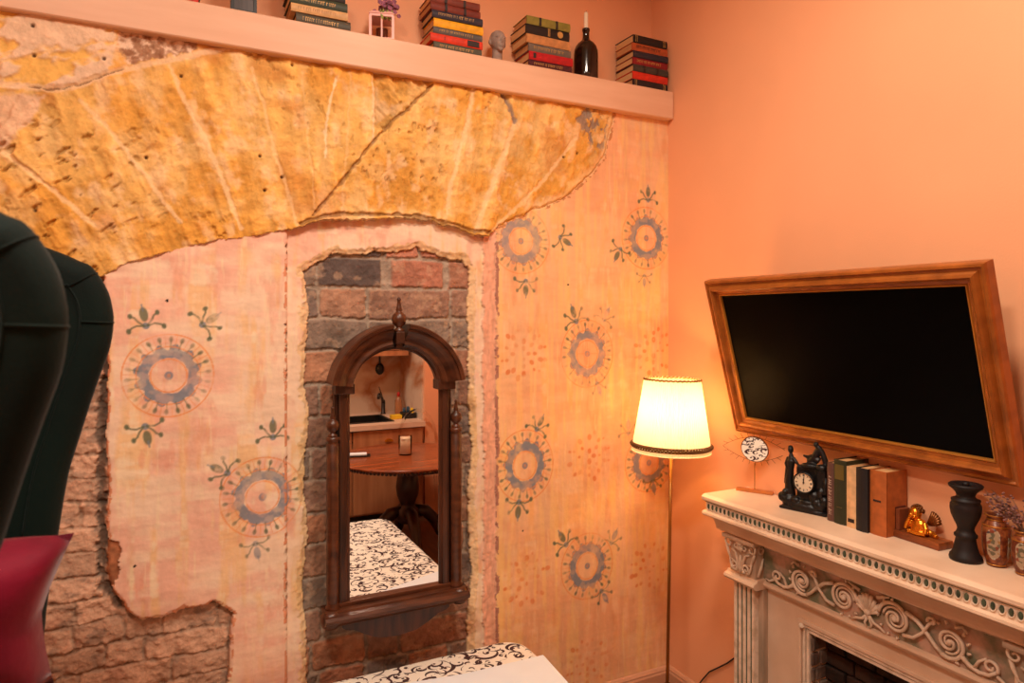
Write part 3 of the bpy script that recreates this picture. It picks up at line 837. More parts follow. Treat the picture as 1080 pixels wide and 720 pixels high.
# wine bottle with candle
bx, by = -.440, .035
t = thing('wine_bottle', 'dark brown wine bottle used as a candle holder on the ledge', 'bottle', (bx,by,Zs))
b = BM(); lathe(b, [(.0,0),(.050,0),(.054,.004),(.054,.030),(.054,.122),(.0525,.138),(.047,.156),(.037,.170),(.025,.180),(.017,.188),(.0145,.200),(.0145,.224),(.017,.226),(.017,.236),(.0145,.238),(.010,.238)], 40)
obj('body', b, M['bottle'], t, True)
c = thing('candle', 'white taper candle stuck in the neck of the dark wine bottle', 'candle', (bx,by,Zs+.225))
b = BM(); lathe(b, [(.0,0),(.0095,0),(.0105,.014),(.0098,.02),(.0092,.082),(.006,.086),(0,.087)], 20); obj('wax', b, M['wax'], c, True)
b = BM(); tube(b, [(0,0,.085),(.0005,0,.090),(.002,0,.094)], .0009, 6); obj('wick', b, M['darkmark'], c)

# pink lantern
t = thing('candle_lantern', 'small pale pink metal lantern with glass panes on the ledge', 'lantern', (-1.372,.032,Zs), -.29)
b = BM(); w, h = .042, .098
box(b, (-w-.005,-w-.005,0), (w+.005,w+.005,.009), .002); box(b, (-w-.004,-w-.004,h-.010), (w+.004,w+.004,h), .002)
for sx in (-1,1):
    for sy in (-1,1): box(b, (sx*w-.005,sy*w-.005,.008), (sx*w+.005,sy*w+.005,h-.008))
for sy in (-1,1): box(b, (-.003,sy*w-.004,.008), (.003,sy*w+.002,h-.008))
for sx in (-1,1): box(b, (sx*w-.003,-.003,.008), (sx*w+.003,.003,h-.008))
obj('frame', b, M['pinkmetal'], t)
b = BM(); v = []
for (r_, z_) in ((w+.006,h),(w-.004,h+.012),(.016,h+.022)):
    v.append([b.verts.new((sx*r_, sy*r_, z_)) for sx, sy in ((-1,-1),(1,-1),(1,1),(-1,1))])
for a_, c_ in zip(v, v[1:]):
    for i in range(4): b.faces.new((a_[i], a_[(i+1)%4], c_[(i+1)%4], c_[i]))
b.faces.new(v[-1]); b.faces.new(v[0][::-1])
obj('roof', b, M['pinkmetal'], t)
b = BM(); 
for sy in (-1,1): box(b, (-w,sy*(w-.001)-.0006,.009), (w,sy*(w-.001)+.0006,h-.01))
for sx in (-1,1): box(b, (sx*(w-.001)-.0006,-w,.009), (sx*(w-.001)+.0006,w,h-.01))
obj('glass_panes', b, M['glass'], t)
b = BM(); lathe(b, [(0,.009),(.022,.009),(.022,.055),(0,.055)], 20); obj('inner_candle', b, mat('brown_wax', (120,64,40), .5), t)
t = thing('flower_sprig', 'dusty mauve artificial flowers with yellow-green leaves lying on the pink lantern', 'flowers', (-1.366,.02,Zs+.12))
rnd = random.Random(4)
b = BM(); b2 = BM(); b3 = BM()
for i in range(46):
    c = Vector((rnd.gauss(.012,.022), rnd.gauss(-.004,.016), abs(rnd.gauss(.022,.014))))
    for k in range(5):
        a = 2*PI*k/5; ball(b, (c.x+.005*math.cos(a), c.y, c.z+.005*math.sin(a)), (.0042,.0022,.0042), 6)
    tube(b3, [(0,0,-.005), c*.6, c], .0008, 5)
for i in range(26):
    a = rnd.uniform(-.5,.9); L0 = rnd.uniform(.015,.05)
    c = Vector((-.008+rnd.uniform(-.02,.035), -.034+rnd.uniform(0,.01), .002-L0*.8))
    ball(b2, c, (.0036,.0018,.009), 6, None)
obj('blossoms', b, M['flower'], t); obj('leaves', b2, M['leaf'], t); obj('stems', b3, M['stem'], t)

# ------------------------------------------------------------------ arched wall mirror
cxm = -1.345; yb = -.030
t = thing('wall_mirror', 'dark carved oak wall mirror with an arched top, hung in the brick niche', 'mirror', (cxm, yb, 0))
zs_, zb_, R_ = 1.410, .676, .172
b = BM(); pts = [(-R_-.006, zb_-.01), (R_+.006, zb_-.01)] + [((R_+.006)*math.cos(PI*i/32), zs_+(R_+.006)*math.sin(PI*i/32)) for i in range(33)]
prism(b, pts, 1, -.026, -.020); obj('mirror_glass', b, M['mirror'], t)
b = BM(); box(b, (-.225,-.019,.64), (.225,.010,1.45)); pts = [(.20*math.cos(PI*i/24), 1.42+.22*math.sin(PI*i/24)) for i in range(25)]; prism(b, pts, 1, -.019, .010); obj('backboard', b, M['oak'], t)
# frame: stiles, bottom rail and arch, as a swept profile
prof = [(0,.020),(0,.030),(.004,.034),(.008,.034),(.012,.040),(.030,.044),(.038,.042),(.040,.036),(.040,.0)]
path = [Vector((R_, 0, zb_)), Vector((R_, 0, (zb_+zs_)/2))] + [Vector((R_*math.cos(PI*i/40), 0, zs_+R_*math.sin(PI*i/40))) for i in range(41)] + [Vector((-R_,0,(zb_+zs_)/2)), Vector((-R_,0,zb_))]
nrm = [Vector((1,0,0)), Vector((1,0,0))]+[Vector((math.cos(PI*i/40),0,math.sin(PI*i/40))) for i in range(41)]+[Vector((-1,0,0))]*2
b = BM(); rings = []
for p_, n_ in zip(path, nrm):
    rings.append([b.verts.new(p_+n_*w_+Vector((0,-o_,0))) for w_, o_ in prof])
for a_, c_ in zip(rings, rings[1:]):
    for i in range(len(prof)-1): b.faces.new((a_[i], a_[i+1], c_[i+1], c_[i]))
obj('frame', b, M['oak'], t, False)
b = BM(); box(b, (-.215,-.046,.640), (.215,-.010,zb_), .003); obj('bottom_rail', b, M['oakh'], t)
# curved pediment halves
hood_prof = [(.168,.030),(.170,.062),(.178,.070),(.188,.068),(.196,.070),(.212,.088),(.226,.098),(.236,.100),(.238,.108),(.250,.112),(.254,.108),(.254,.0),(.2,.0)]
for s in (1,-1):
    b = BM(); rings = []
    n = 26
    for i in range(n+1):
        a = math.radians(9+(83-9)*i/n)
        rings.append([b.verts.new((s*r*math.cos(a), -o_, 1.425+r*math.sin(a))) for r, o_ in hood_prof])
    for a_, c_ in zip(rings, rings[1:]):
        for i in range(len(hood_prof)):
            j = (i+1) % len(hood_prof); b.faces.new((a_[i], a_[j], c_[j], c_[i]))
    b.faces.new(rings[0]); b.faces.new(rings[-1])
    obj('pediment', b, M['oakh'], t)
    # shoulder block under the pediment end
    b = BM(); box(b, (s*.195-.035,-.060,1.425), (s*.195+.035,-.0,1.463), .004); obj('shoulder_block', b, M['oak'], t)
b = BM(); box(b, (-.017,-.095,1.605), (.017,-.0,1.650), .004); prism(b, [(-.008,1.590),(.008,1.590),(.014,1.608),(-.014,1.608)], 1, -.080, 0); obj('keystone', b, M['oak'], t)
def finial_prof(s=1): return [(0,0),(.020*s,0),(.020*s,.008*s),(.010*s,.014*s),(.010*s,.018*s),(.022*s,.028*s),(.027*s,.044*s),(.024*s,.060*s),(.013*s,.070*s),(.010*s,.074*s),(.012*s,.080*s),(.008*s,.092*s),(.006*s,.112*s),(.008*s,.118*s),(.004*s,.124*s),(0,.126*s)]
b = BM(); lathe(b, finial_prof(1.02), 28, c=(0,-.070,1.648)); obj('finial', b, M['oakh'], t, True)
# side posts with finials
for s in (-1,1):
    xx = s*.2365
    b = BM(); r = .022
    lathe(b, [(r*1.15,.655),(r*1.15,.672),(r*.9,.680),(r,.690),(r,.9),(r,1.250),(r*.8,1.256),(r*1.1,1.264),(r*1.1,1.272),(r*.6,1.280)], 24, c=(xx,-.045,0)); obj('post', b, M['oakh'], t, True)
    b = BM(); lathe(b, finial_prof(.86), 20, c=(xx,-.045,1.276)); obj('post_finial', b, M['oakh'], t, True)
    b = BM(); box(b, (s*.213-.004,-.030,.66), (s*.213+.004,-.004,1.30)); obj('side_panel', b, M['blackm'], t)
# bottom ledge and apron
b = BM(); lp = [(0,.600),(-.050,.600),(-.070,.606),(-.084,.620),(-.100,.628),(-.104,.640),(-.098,.650),(-.080,.655),(-.078,.662),(0,.662)]
prism(b, [(p[0], p[1]) for p in lp], 0, -.272, .272); obj('bottom_ledge', b, M['oakh'], t)
for s in (-1,1):
    b = BM(); lathe(b, [(0,.600),(.024,.600),(.034,.612),(.040,.632),(.038,.650),(.028,.662),(0,.664)], 20, c=(s*.245,-.055,0)); obj('ledge_corner', b, M['oakh'], t, True)
b = BM(); pts = [(-.205,.602),(.205,.602),(.204,.590),(.190,.580),(.160,.574),(.120,.550),(.070,.528),(.0,.520),(-.070,.528),(-.120,.550),(-.160,.574),(-.190,.580),(-.204,.590)]
prism(b, pts, 1, -.055, -.020); obj('apron', b, M['oak'], t)

# ------------------------------------------------------------------ bed
def soft_block(b, lo, hi, rc, re):
    def loop(ins, z):
        r = max(rc-ins, .02); out = []
        for sx, sy, a0 in ((1,1,0),(-1,1,90),(-1,-1,180),(1,-1,270)):
            cx_ = (hi[0]-ins-r) if sx > 0 else (lo[0]+ins+r); cy_ = (hi[1]-ins-r) if sy > 0 else (lo[1]+ins+r)
            for k in range(9):
                q = math.radians(a0+90*k/8); out.append(b.verts.new((cx_+r*math.cos(q), cy_+r*math.sin(q), z)))
        return out
    R_ = []
    for k in range(7):
        q = PI/2*k/6; R_.append(loop(re*(1-math.sin(q)), lo[2]+re*(1-math.cos(q))))
    for k in range(9):
        q = PI/2*k/8; R_.append(loop(re*(1-math.cos(q)), hi[2]-re*(1-math.sin(q))))
    for r0, r1 in zip(R_, R_[1:]):
        n = len(r0)
        for i in range(n): b.faces.new((r0[i], r0[(i+1) % n], r1[(i+1) % n], r1[i]))
    b.faces.new(R_[0]); b.faces.new(R_[-1])
t = thing('bed', 'low bed made up with cream cotton printed with dark curling scrolls', 'bed', (-1.5,-1.0,0), 0)
b = BM(); soft_block(b, (-.60,-.885,.17), (.67,.925,.418), .11, .05); o = obj('patterned_mattress', b, M['scroll'], t, True)
b = BM(); box(b, (-.58,-.83,.05), (.60,.81,.18), .01); obj('bed_base', b, M['tablewoodd'], t)
for sx in (-.52,.54):
    for sy in (-.76,.74):
        b = BM(); lathe(b, [(.025,0),(.032,.06)], 16, c=(sx,sy,0)); obj('leg', b, M['tablewoodd'], t)
b = BM(); pts = [(-1.44,-.24),(-1.16,-.293),(-.842,-.293),(-.885,-.80),(-1.24,-.66),(-1.50,-.62)]
prism(b, pts, 2, .4185, .432); bmesh.ops.bevel(b, geom=list(b.edges), offset=.004, segments=2, affect='EDGES')
o = obj('folded_sheet', b, M['white']); tag(o, 'plain white folded sheet lying flat on the scroll-patterned bed', 'sheet')

# ------------------------------------------------------------------ floor lamp
lb = P(701.5, 560, 'y', -.32); 
lampx, lampy = -.264, -.32
t = thing('floor_lamp', 'lit floor lamp with a pleated cream shade and thin brass pole in the corner', 'lamp', (-.288,-.332,0), rot=(math.radians(.0), math.radians(1.2), 0))
b = BM(); lathe(b, [(0,0),(.125,0),(.128,.006),(.120,.014),(.05,.022),(.014,.030),(.008,.04)], 40); obj('base', b, M['brass'], t, True)
b = BM(); tube(b, [(0,0,.03),(0,0,.7),(0,0,1.2)], .0068, 12); obj('pole', b, M['brass'], t, True)
b = BM(); lathe(b, [(.016,1.19),(.019,1.20),(.019,1.245),(.012,1.25)], 20); obj('socket', b, M['brass'], t, True)
b = BM(); lathe(b, [(0,1.25),(.012,1.25),(.018,1.27),(.027,1.295),(.026,1.315),(.015,1.335),(0,1.34)], 20); bulb = obj('bulb', b, M['bulb'], t, True)
zb0, zt0, rb0, rt0 = 1.160, 1.452, .158, .112
b = BM(); rings = lathe(b, [(rb0, zb0), ((rb0*2+rt0)/3, zb0+(zt0-zb0)/3), ((rb0+rt0*2)/3, zb0+(zt0-zb0)*2/3), (rt0, zt0)], 180, pleat=.0016)
obj('lamp_shade', b, M['shade'], t)
b = BM()
for k in range(3):
    a = 2*PI*k/3; tube(b, [(0,0,1.40),(rt0*math.cos(a)*.98, rt0*math.sin(a)*.98, 1.44)], .0015, 6)
tube(b, [(0,0,1.40),(0,0,1.35)], .003, 6)
obj('shade_carrier', b, M['brass'], t)
def ringtube(b, R, z, r, seg=72, wave=0, n=0, ph=0):
    pts = [Vector(((R+wave*math.cos(n*2*PI*i/seg+ph))*math.cos(2*PI*i/seg), (R+wave*math.cos(n*2*PI*i/seg+ph))*math.sin(2*PI*i/seg), z+wave*math.sin(n*2*PI*i/seg+ph))) for i in range(seg+1)]
    tube(b, pts, r, 6)
b = BM(); ringtube(b, rt0+.002, zt0-.004, .004, 144, .0015, 40); obj('top_cord', b, mat('gold_braid', (150,104,50), .5, metal=.3), t)
b = BM()
ringtube(b, rb0+.001, zb0+.020, .0038, 288, .005, 36); ringtube(b, rb0+.001, zb0+.020, .0038, 288, .005, 36, PI)
ringtube(b, rb0-.001, zb0+.028, .002, 72); ringtube(b, rb0+.001, zb0+.011, .002, 72)
obj('bottom_braid', b, mat('dark_gold_braid', (120,78,36), .5, metal=.3), t)
b = BM(); lathe(b, [(rb0+.001, zb0-.006), (rb0+.0005, zb0+.012)], 180, pleat=.0012); obj('fringe', b, M['shade'], t)

# ------------------------------------------------------------------ television in a gilt frame
Wt, Ht = 1.035, .625
Tm = Matrix(((0,1,0,0),(-1,0,0,0),(0,0,1,0),(0,0,0,1)))      # local x -> -y, local -y -> -x
t = thing('television', 'black flat television set in a gilded wooden picture frame, tilted down on the wall', 'television', (-.036,-.994,1.246), rot=(math.radians(15.6),0,math.radians(-90)))
b = BM(); frame_loop(b, Wt, Ht, [(0,-.02),(0,.012),(.003,.020),(.010,.022),(.014,.016),(.020,.015),(.028,.026),(.036,.030),(.042,.024),(.046,.013),(.056,.011),(.059,.006)]); obj('picture_frame', b, M['gilt'], t)
b = BM(); frame_loop(b, Wt-.114, Ht-.114, [(0,.002),(0,.009),(.002,.012),(.005,.012),(.007,.008),(.008,.002)], z0=.057); obj('gold_bead', b, M['bead'], t)
b = BM(); box(b, (-(Wt/2-.062),-.002,.062), (Wt/2-.062,.004,Ht-.062)); obj('screen', b, M['screen'], t)
b = BM(); box(b, (-(Wt/2-.03),.004,.03), (Wt/2-.03,.018,Ht-.03), .003); obj('back_panel', b, M['blackpl'], t)
b = BM(); tube(b, [(0,.02,.36),(0,.085,.335)], .02, 12); box(b, (-.1,.016,.26),(.1,.024,.46)); obj('wall_bracket', b, M['blackpl'], t)

# ------------------------------------------------------------------ fireplace
y0f, y1f = -.495, -1.733
MZ = 1.015
fp = thing('fireplace_surround', 'cream carved fireplace surround with green patina standing against the salmon wall', 'fireplace', (0,0,0))
b = BM(); pr = [(-.005,.990),(-.244,.990),(-.250,.996),(-.250,1.006),(-.242,1.012),(-.236,MZ),(-.005,MZ)]
prism(b, pr, 1, y0f, y1f); obj('mantel_shelf', b, M['cream'], fp)
b = BM(); box(b, (-.236,y1f+.010,.952), (-.005,y0f-.010,.990)); obj('dentil_band', b, M['creamold'], fp)
b = BM(); tube(b, [(-.238,y0f-.008,.988),(-.238,y1f+.008,.988)], .0022, 6); obj('green_line', b, M['green'], fp)  # thin green patina line under the mantel shelf
b = BM(); b2 = BM(); n = 57; st_ = (y0f-y1f-.03)/n
for i in range(n):
    y = y0f-.015-st_*(i+.5)
    ball(b, (-.2365,y,.970), (.004,.0062,.0105), 8)
    pts = [Vector((-.238, y+.0088*math.cos(a), .9705+.0135*math.sin(a))) for a in [math.radians(q) for q in range(180,361,22)]]
    tube(b2, [pts[0]+Vector((0,0,.010))]+pts+[pts[-1]+Vector((0,0,.010))], .0018, 5)
obj('egg_ornament', b, M['green'], fp, True); obj('dart_ornament', b2, M['creamold'], fp, True)
b = BM(); pr = [(-.005,.952),(-.240,.952),(-.250,.948),(-.251,.940),(-.244,.934),(-.222,.932),(-.206,.924),(-.190,.908),(-.180,.890),(-.176,.878),(-.176,.870),(-.150,.866),(-.005,.866)]
prism(b, pr, 1, y0f-.002, y1f+.002); obj('cove_moulding', b, M['cream'], fp)
# green channel under cove
b = BM(); box(b, (-.1225,y1f+.15,.846), (-.118,y0f-.19,.868)); obj('green_channel', b, M['green'], fp)
b = BM(); box(b, (-.116,y1f+.05,.700), (-.005,y0f-.05,.866)); obj('frieze_panel', b, M['patina'], fp)
b = BM(); tube(b, [(-.120,y0f-.197,.846),(-.120,y1f+.197,.846)], .004, 8); tube(b, [(-.118,y0f-.197,.858),(-.118,y1f+.197,.858)], .002, 6)
obj('frieze_top_bead', b, M['creamold'], fp, True)
b = BM(); pr = [(-.10,.694),(-.118,.694),(-.128,.700),(-.132,.708),(-.128,.716),(-.118,.720),(-.10,.722)]
prism(b, pr, 1, y0f-.19, y1f+.19); obj('frieze_bottom_moulding', b, M['cream'], fp)
# carved scrolls, mirrored about the middle
yc = (y0f+y1f)/2; xf = -.119
def F3(u, z, out=.0): return Vector((xf-out, yc-u, z))
def spiral(u0, z0, r0, r1, a0, turns, dirn, k=26):
    pts = []
    for i in range(k+1):
        q = i/k; a = math.radians(a0)+dirn*turns*2*PI*q; r = r0+(r1-r0)*q
        pts.append((u0+r*math.cos(a), z0+r*math.sin(a)))
    return pts
b = BM(); zc = .782
def sweep(pts, r0, r1, out=.006, s=1):
    n = len(pts); tube(b, [F3(u*s, z, out) for u, z in pts], [r0+(r1-r0)*i/(n-1) for i in range(n)], 7)
for s in (-1,1):
    # inner volute next to the shell
    sweep(spiral(.088, zc, .052, .010, 175, 1.55, -1, 40), .0062, .0036, .008, s)
    sweep(spiral(.088, zc, .038, .008, 175, 1.3, -1, 30), .0040, .003, .005, s)
    ball(b, F3(s*.088, zc, .008), (.008,.010,.010), 10)
    # arm from the inner volute crossing outwards
    sweep([(.125,zc+.036),(.160,zc+.022),(.190,zc-.004),(.214,zc-.030),(.238,zc-.046)], .0070, .0052, .009, s)
    sweep([(.118,zc-.036),(.150,zc-.030),(.178,zc-.004),(.196,zc+.028),(.214,zc+.044)], .0058, .0042, .012, s)
    sweep(spiral(.205, zc+.038, .014, .004, 200, .9, -1, 14), .005, .003, .012, s)
    # outer volute
    sweep(spiral(.252, zc-.002, .046, .008, 240, 1.5, 1, 40), .0064, .0036, .009, s)
    sweep(spiral(.252, zc-.002, .033, .007, 250, 1.1, 1, 26), .0038, .003, .006, s)
    ball(b, F3(s*.252, zc-.002, .008), (.008,.009,.009), 10)
    # leaves on the outer volute
    for a in range(-70, 130, 28):
        q = math.radians(a); u = .252+.050*math.cos(q); z = zc-.002+.050*math.sin(q)
        sweep([(u,z),(u+.010*math.cos(q+.6), z+.010*math.sin(q+.6))], .0052, .0022, .006, s)
    for a in range(100, 300, 30):
        q = math.radians(a); u = .088+.054*math.cos(q); z = zc+.054*math.sin(q)
        if abs(z-zc) < .06: sweep([(u,z),(u+.008*math.cos(q-.6), z+.008*math.sin(q-.6))], .0050, .0022, .006, s)
    # tendril running to the end with small curl
    sweep([(.286,zc-.026),(.305,zc-.042),(.330,zc-.050),(.356,zc-.046),(.376,zc-.030)], .0070, .0048, .008, s)
    sweep(spiral(.360, zc-.022, .020, .005, -30, 1.15, 1, 22), .0052, .003, .008, s)
    sweep([(.318,zc-.044),(.330,zc-.020),(.350,zc-.004)], .0052, .0030, .007, s)
    sweep([(.376,zc-.040),(.396,zc-.052),(.414,zc-.048)], .0052, .0026, .007, s)
    sweep([(.268,zc+.046),(.286,zc+.054),(.300,zc+.042)], .005, .003, .006, s)
# shell and leaves in the middle
for k in range(-4, 5):
    a = math.radians(90+k*22)
    sweep([(0,zc-.018),(.026*math.cos(a), zc-.006+.026*math.sin(a)),(.046*math.cos(a)*.8, zc+.046*math.sin(a))], .0040, .0066, .008+.001*(4-abs(k)), 1)
for s in (-1,1):
    sweep([(0,zc-.020),(.020,zc-.040),(.042,zc-.046),(.058,zc-.056)], .0060, .003, .008, s)
    sweep([(.004,zc-.030),(.012,zc-.050),(.006,zc-.062)], .005, .003, .007, s)
    sweep([(.03,zc+.044),(.052,zc+.052),(.070,zc+.058)], .006, .003, .006, s)
ball(b, F3(0, zc-.012, .010), (.010,.012,.012), 12)
obj('carved_scrolls', b, M['creamold'], fp, True)
# breast around the opening
oy0, oy1, oz = -.876, -1.352, .60
b = BM(); box(b, (-.104,oy0+.04,0), (-.005,y0f-.08,.700)); box(b, (-.104,y1f+.08,0), (-.005,oy1-.04,.700)); box(b, (-.104,oy1-.04,oz+.04), (-.005,oy0+.04,.700)); obj('breast_panel', b, M['cream'], fp)
# stepped architrave
def arch_sur(name, w0, w1, out, m):
    b = BM()
    for lo, hi in (((-.104-out,oy0+w0,0),(-.02,oy0+w1,oz+w0)), ((-.104-out,oy1-w1,0),(-.02,oy1-w0,oz+w0)), ((-.104-out,oy1-w1,oz+w0),(-.02,oy0+w1,oz+w1))):
        box(b, lo, hi, .0012, 1)
    obj(name, b, m, fp)
arch_sur('architrave_step', 0, .011, .004, M['creamold']); arch_sur('architrave_groove', .011, .0145, -.006, M['green'])
arch_sur('architrave_step', .0145, .024, .008, M['creamold']); arch_sur('architrave_groove', .024, .027, -.004, M['green'])
arch_sur('architrave_step', .027, .040, .013, M['cream'])
for yy in (oy0+.020, oy1-.020):
    b = BM(); ball(b, (-.122,yy,oz+.020), (.006,.010,.010), 12); obj('corner_rosette', b, M['creamold'], fp, True)
# firebox with dummy brick lining
b = BM(); box(b, (-.012,oy1,0), (-.004,oy0,oz+.02)); obj('firebox_back', b, M['mortard'], fp)
b = BM(); rnd = random.Random(3)
z = .004; k = 0
while z < oz-.01:
    y = oy1+(.03 if k % 2 else -.05)
    while y < oy0:
        a_, c_ = max(y, oy1+.002), min(y+.105, oy0-.002)
        if c_-a_ > .02: box(b, (-.026-rnd.uniform(0,.006), a_, z), (-.010, c_, min(z+.046, oz)), .004, 1)
        y += .112
    z += .053; k += 1
obj('firebox_back_bricks', b, M['firebrickd'], fp)
for yy, s in ((oy0,-1), (oy1,1)):
    b = BM(); z = .006; k = 0
    while z < oz-.01:
        cut = -.062 if k % 2 else -.080
        for x0_, x1_ in ((-.100, cut-.003), (cut+.003, -.020)):
            o_ = rnd.uniform(.006,.012)
            box(b, (x0_, min(yy+.002, yy+s*o_), z), (x1_, max(yy+.002, yy+s*o_), min(z+.046, oz)), .004, 1)
        z += .053; k += 1
    obj('firebox_side_bricks', b, M['firebrick'], fp)
# pilasters and capitals
def capital(y0, y1, mirror):
    c = thing_child = None
    b = BM(); yc_ = (y0+y1)/2; w = abs(y0-y1)/2
    box(b, (-.158,yc_-w*.84,.715), (-.02,yc_+w*.84,.862), .006)
    box(b, (-.186,yc_-w*1.06,.852), (-.02,yc_+w*1.06,.868), .005)
    o = obj('capital', b, M['patina_side'], fp)
    b = BM(); pr = [(-.02,.690),(-.166,.690),(-.176,.696),(-.180,.704),(-.176,.713),(-.162,.718),(-.158,.726),(-.02,.726)]
    prism(b, pr, 1, yc_-w, yc_+w); obj('capital_base_moulding', b, M['cream'], o)
    b = BM()
    def G(u, z, out): return Vector((-.160-out, yc_-u, z))
    for s in (-1,1):
        for (cu, cz_, r0, a0, tn, dr, rad_) in ((.058,.836,.020,90,1.2,-1,.0046),(.022,.832,.014,90,1.1,1,.004),(.030,.756,.018,250,1.2,-1,.0046)):
            pts = spiral(cu, cz_, r0, .004, a0, tn, dr, 24)
            tube(b, [G(u*s, z, .010) for u, z in pts], [rad_*(1-.45*i/24) for i in range(25)], 7)
        for pts in ([(.058,.856),(.030,.852),(.012,.842)], [(.070,.822),(.062,.800),(.050,.775),(.030,.770)], [(.012,.735),(.014,.78),(.026,.805),(.044,.812)], [(.030,.738),(.044,.745),(.052,.765),(.056,.79)], [(.0,.730),(.004,.76),(.0,.80)]):
            tube(b, [G(u*s, z, .008) for u, z in pts], [.0052, .0058]+[.0034]*(len(pts)-2), 7)
    ball(b, G(0,.845,.012), (.010,.013,.011), 12)
    for k in range(-2,3): tube(b, [G(0,.812,.008), G(.016*k*.5, .838-.004*abs(k), .014)], [.003,.0045], 6)
    # side leaves wrapping onto the flank facing the room's right
    for s in (-1,1):
        pts = spiral(0, .832, .020, .005, 90, 1.1, 1, 20)
        yy = yc_+s*w*.86
        tube(b, [Vector((-.128+u*.9, yy, z)) for u, z in pts], .004, 6)
        tube(b, [Vector((-.146, yy, .735)), Vector((-.135, yy+s*.004, .765)), Vector((-.118, yy, .80))], [.005,.006,.003], 6)
    obj('capital_leaves', b, M['creamold'], o, True)
    # fluted shaft
    b = BM(); hw = w*.66
    n = 4; outl = [(-.10, hw), (-.150, hw)]
    fw = (2*hw)/(n*2+1)
    u = hw
    for i in range(n):
        u -= fw; outl += [(-.150, u), (-.143, u-fw*.25), (-.143, u-fw*.75), (-.150, u-fw)]; u -= fw
    outl += [(-.150,-hw), (-.10,-hw)]
    prism(b, [(p[0], yc_+p[1]) for p in outl], 2, .12, .692)
    obj('fluted_shaft', b, M['creamold'], fp)
    b = BM(); u = hw
    for i in range(n):
        u -= fw; box(b, (-.146, yc_+u-fw*.85, .13), (-.142, yc_+u-fw*.15, .685)); u -= fw
    obj('flute_paint', b, M['green'], fp)
    b = BM(); box(b, (-.128,yc_-w*.98,0), (-.02,yc_+w*.80,.692), .004); obj('pilaster_back', b, M['patina_side'], fp)
    b = BM(); box(b, (-.172,yc_-w*.95,0), (-.02,yc_+w*.95,.12), .006); obj('plinth', b, M['cream'], fp)
capital(-.540, -.692, False); capital(-1.536, -1.688, True)

# power cord drooping down the wall
b = BM(); tube(b, [Vector(p) for p in ((-.012,-.52,.36),(-.010,-.47,.335),(-.009,-.428,.292),(-.009,-.385,.250),(-.009,-.33,.205),(-.010,-.28,.165),(-.011,-.243,.118),(-.024,-.22,.075),(-.05,-.20,.006),(-.09,-.22,.006))], .0032, 8)
o = obj('power_cord', b, M['blackpl'], None, True); tag(o, 'thin black power cord drooping from behind the fireplace towards the corner', 'cord')

# ------------------------------------------------------------------ things on the mantel
def local_to_wall(y, x, z=MZ, extra=0): return Matrix.Translation((x, y, z)) @ Matrix.Rotation(math.radians(-90+extra), 4, 'Z')
# eye mirror
t = thing('eye_ornament', 'brass eye-shaped wire ornament with a round mirror pupil on a thin rod', 'ornament', (-.051,-.575,MZ), math.radians(-90+28))
b = BM(); box(b, (-.070,-.012,0), (.070,.012,.013), .003); obj('base', b, M['copper'], t)
b = BM(); tube(b, [(0,0,.012),(0,0,.115)], .0018, 8); obj('rod', b, M['brass'], t)
Rt = Matrix.Translation((0,0,.170)) @ Matrix.Rotation(math.radians(11), 4, 'X')
b = BM(); lathe(b, [(0,0),(.050,0),(.050,.003),(0,.003)], 40, M=Rt @ Matrix.Rotation(PI/2, 4, 'X')); obj('mirror_pupil', b, M['mirror'], t)
b = BM(); tube(b, [Rt @ Vector((.051*math.cos(2*PI*i/40), 0, .051*math.sin(2*PI*i/40))) for i in range(41)], .0024, 6); obj('rim', b, M['golddark'], t)
b = BM()
for s in (-1,1):
    pts = [Rt @ Vector((-.125+.25*i/24, 0, s*.048*math.sin(PI*i/24)**.9)) for i in range(25)]
    tube(b, pts, .0008, 5)
    for i in range(2, 23, 2):
        u = -.125+.25*i/24; v = s*.048*math.sin(PI*i/24)**.9
        d = Vector((u*.8, 0, v*1.2+s*.01)).normalized()
        tube(b, [Rt @ Vector((u,0,v)), Rt @ (Vector((u,0,v))+d*.019)], .0007, 5)
obj('wire_lashes', b, M['golddark'], t)

# mantel clock
t = thing('mantel_clock', 'ornate black figural mantel clock with a round ivory dial', 'clock', (-.080,-.842,MZ), math.radians(-90+16))
b = BM()
ball(b, (0,0,.018), (.088,.040,.022), 18); ball(b, (-.055,-.010,.030), (.030,.028,.026), 12); ball(b, (.055,-.008,.028), (.030,.028,.024), 12)
box(b, (-.030,-.018,.03), (.072,.026,.160), .008); box(b, (-.084,-.036,0), (.084,.036,.010), .003)
box(b, (.040,-.024,.04), (.078,.026,.165), .010)
for (x_, z__, rx_, rz_) in ((-.078,.040,.016,.018),(-.066,.058,.013,.013),(-.030,.036,.022,.014),(.010,.034,.026,.012),(.044,.040,.018,.016),(.072,.048,.016,.018),(.078,.10,.010,.03),(.062,.165,.020,.012),(.020,.166,.030,.010),(.036,.060,.018,.02),(.060,.075,.014,.02)):
    ball(b, (x_,-.020,z__), (rx_,.016,rz_), 10)
# tall standing figure at the left
tube(b, [(-.056,-.006,.050),(-.058,-.006,.100),(-.054,-.006,.140),(-.052,-.006,.172)], [.020,.015,.011,.015], 12)
tube(b, [(-.052,-.006,.172),(-.053,-.006,.196)], [.013,.006], 10); ball(b, (-.054,-.006,.210), (.010,.011,.013), 12); ball(b, (-.057,-.002,.218), (.009,.009,.007), 10)
tube(b, [(-.044,-.008,.182),(-.030,-.012,.168),(-.022,-.010,.158)], [.007,.006,.004], 8); tube(b, [(-.062,-.006,.182),(-.070,-.01,.158),(-.064,-.012,.140)], [.007,.006,.004], 8)
tube(b, [(-.066,-.006,.150),(-.070,-.004,.110),(-.074,-.004,.085)], [.007,.008,.006], 8)
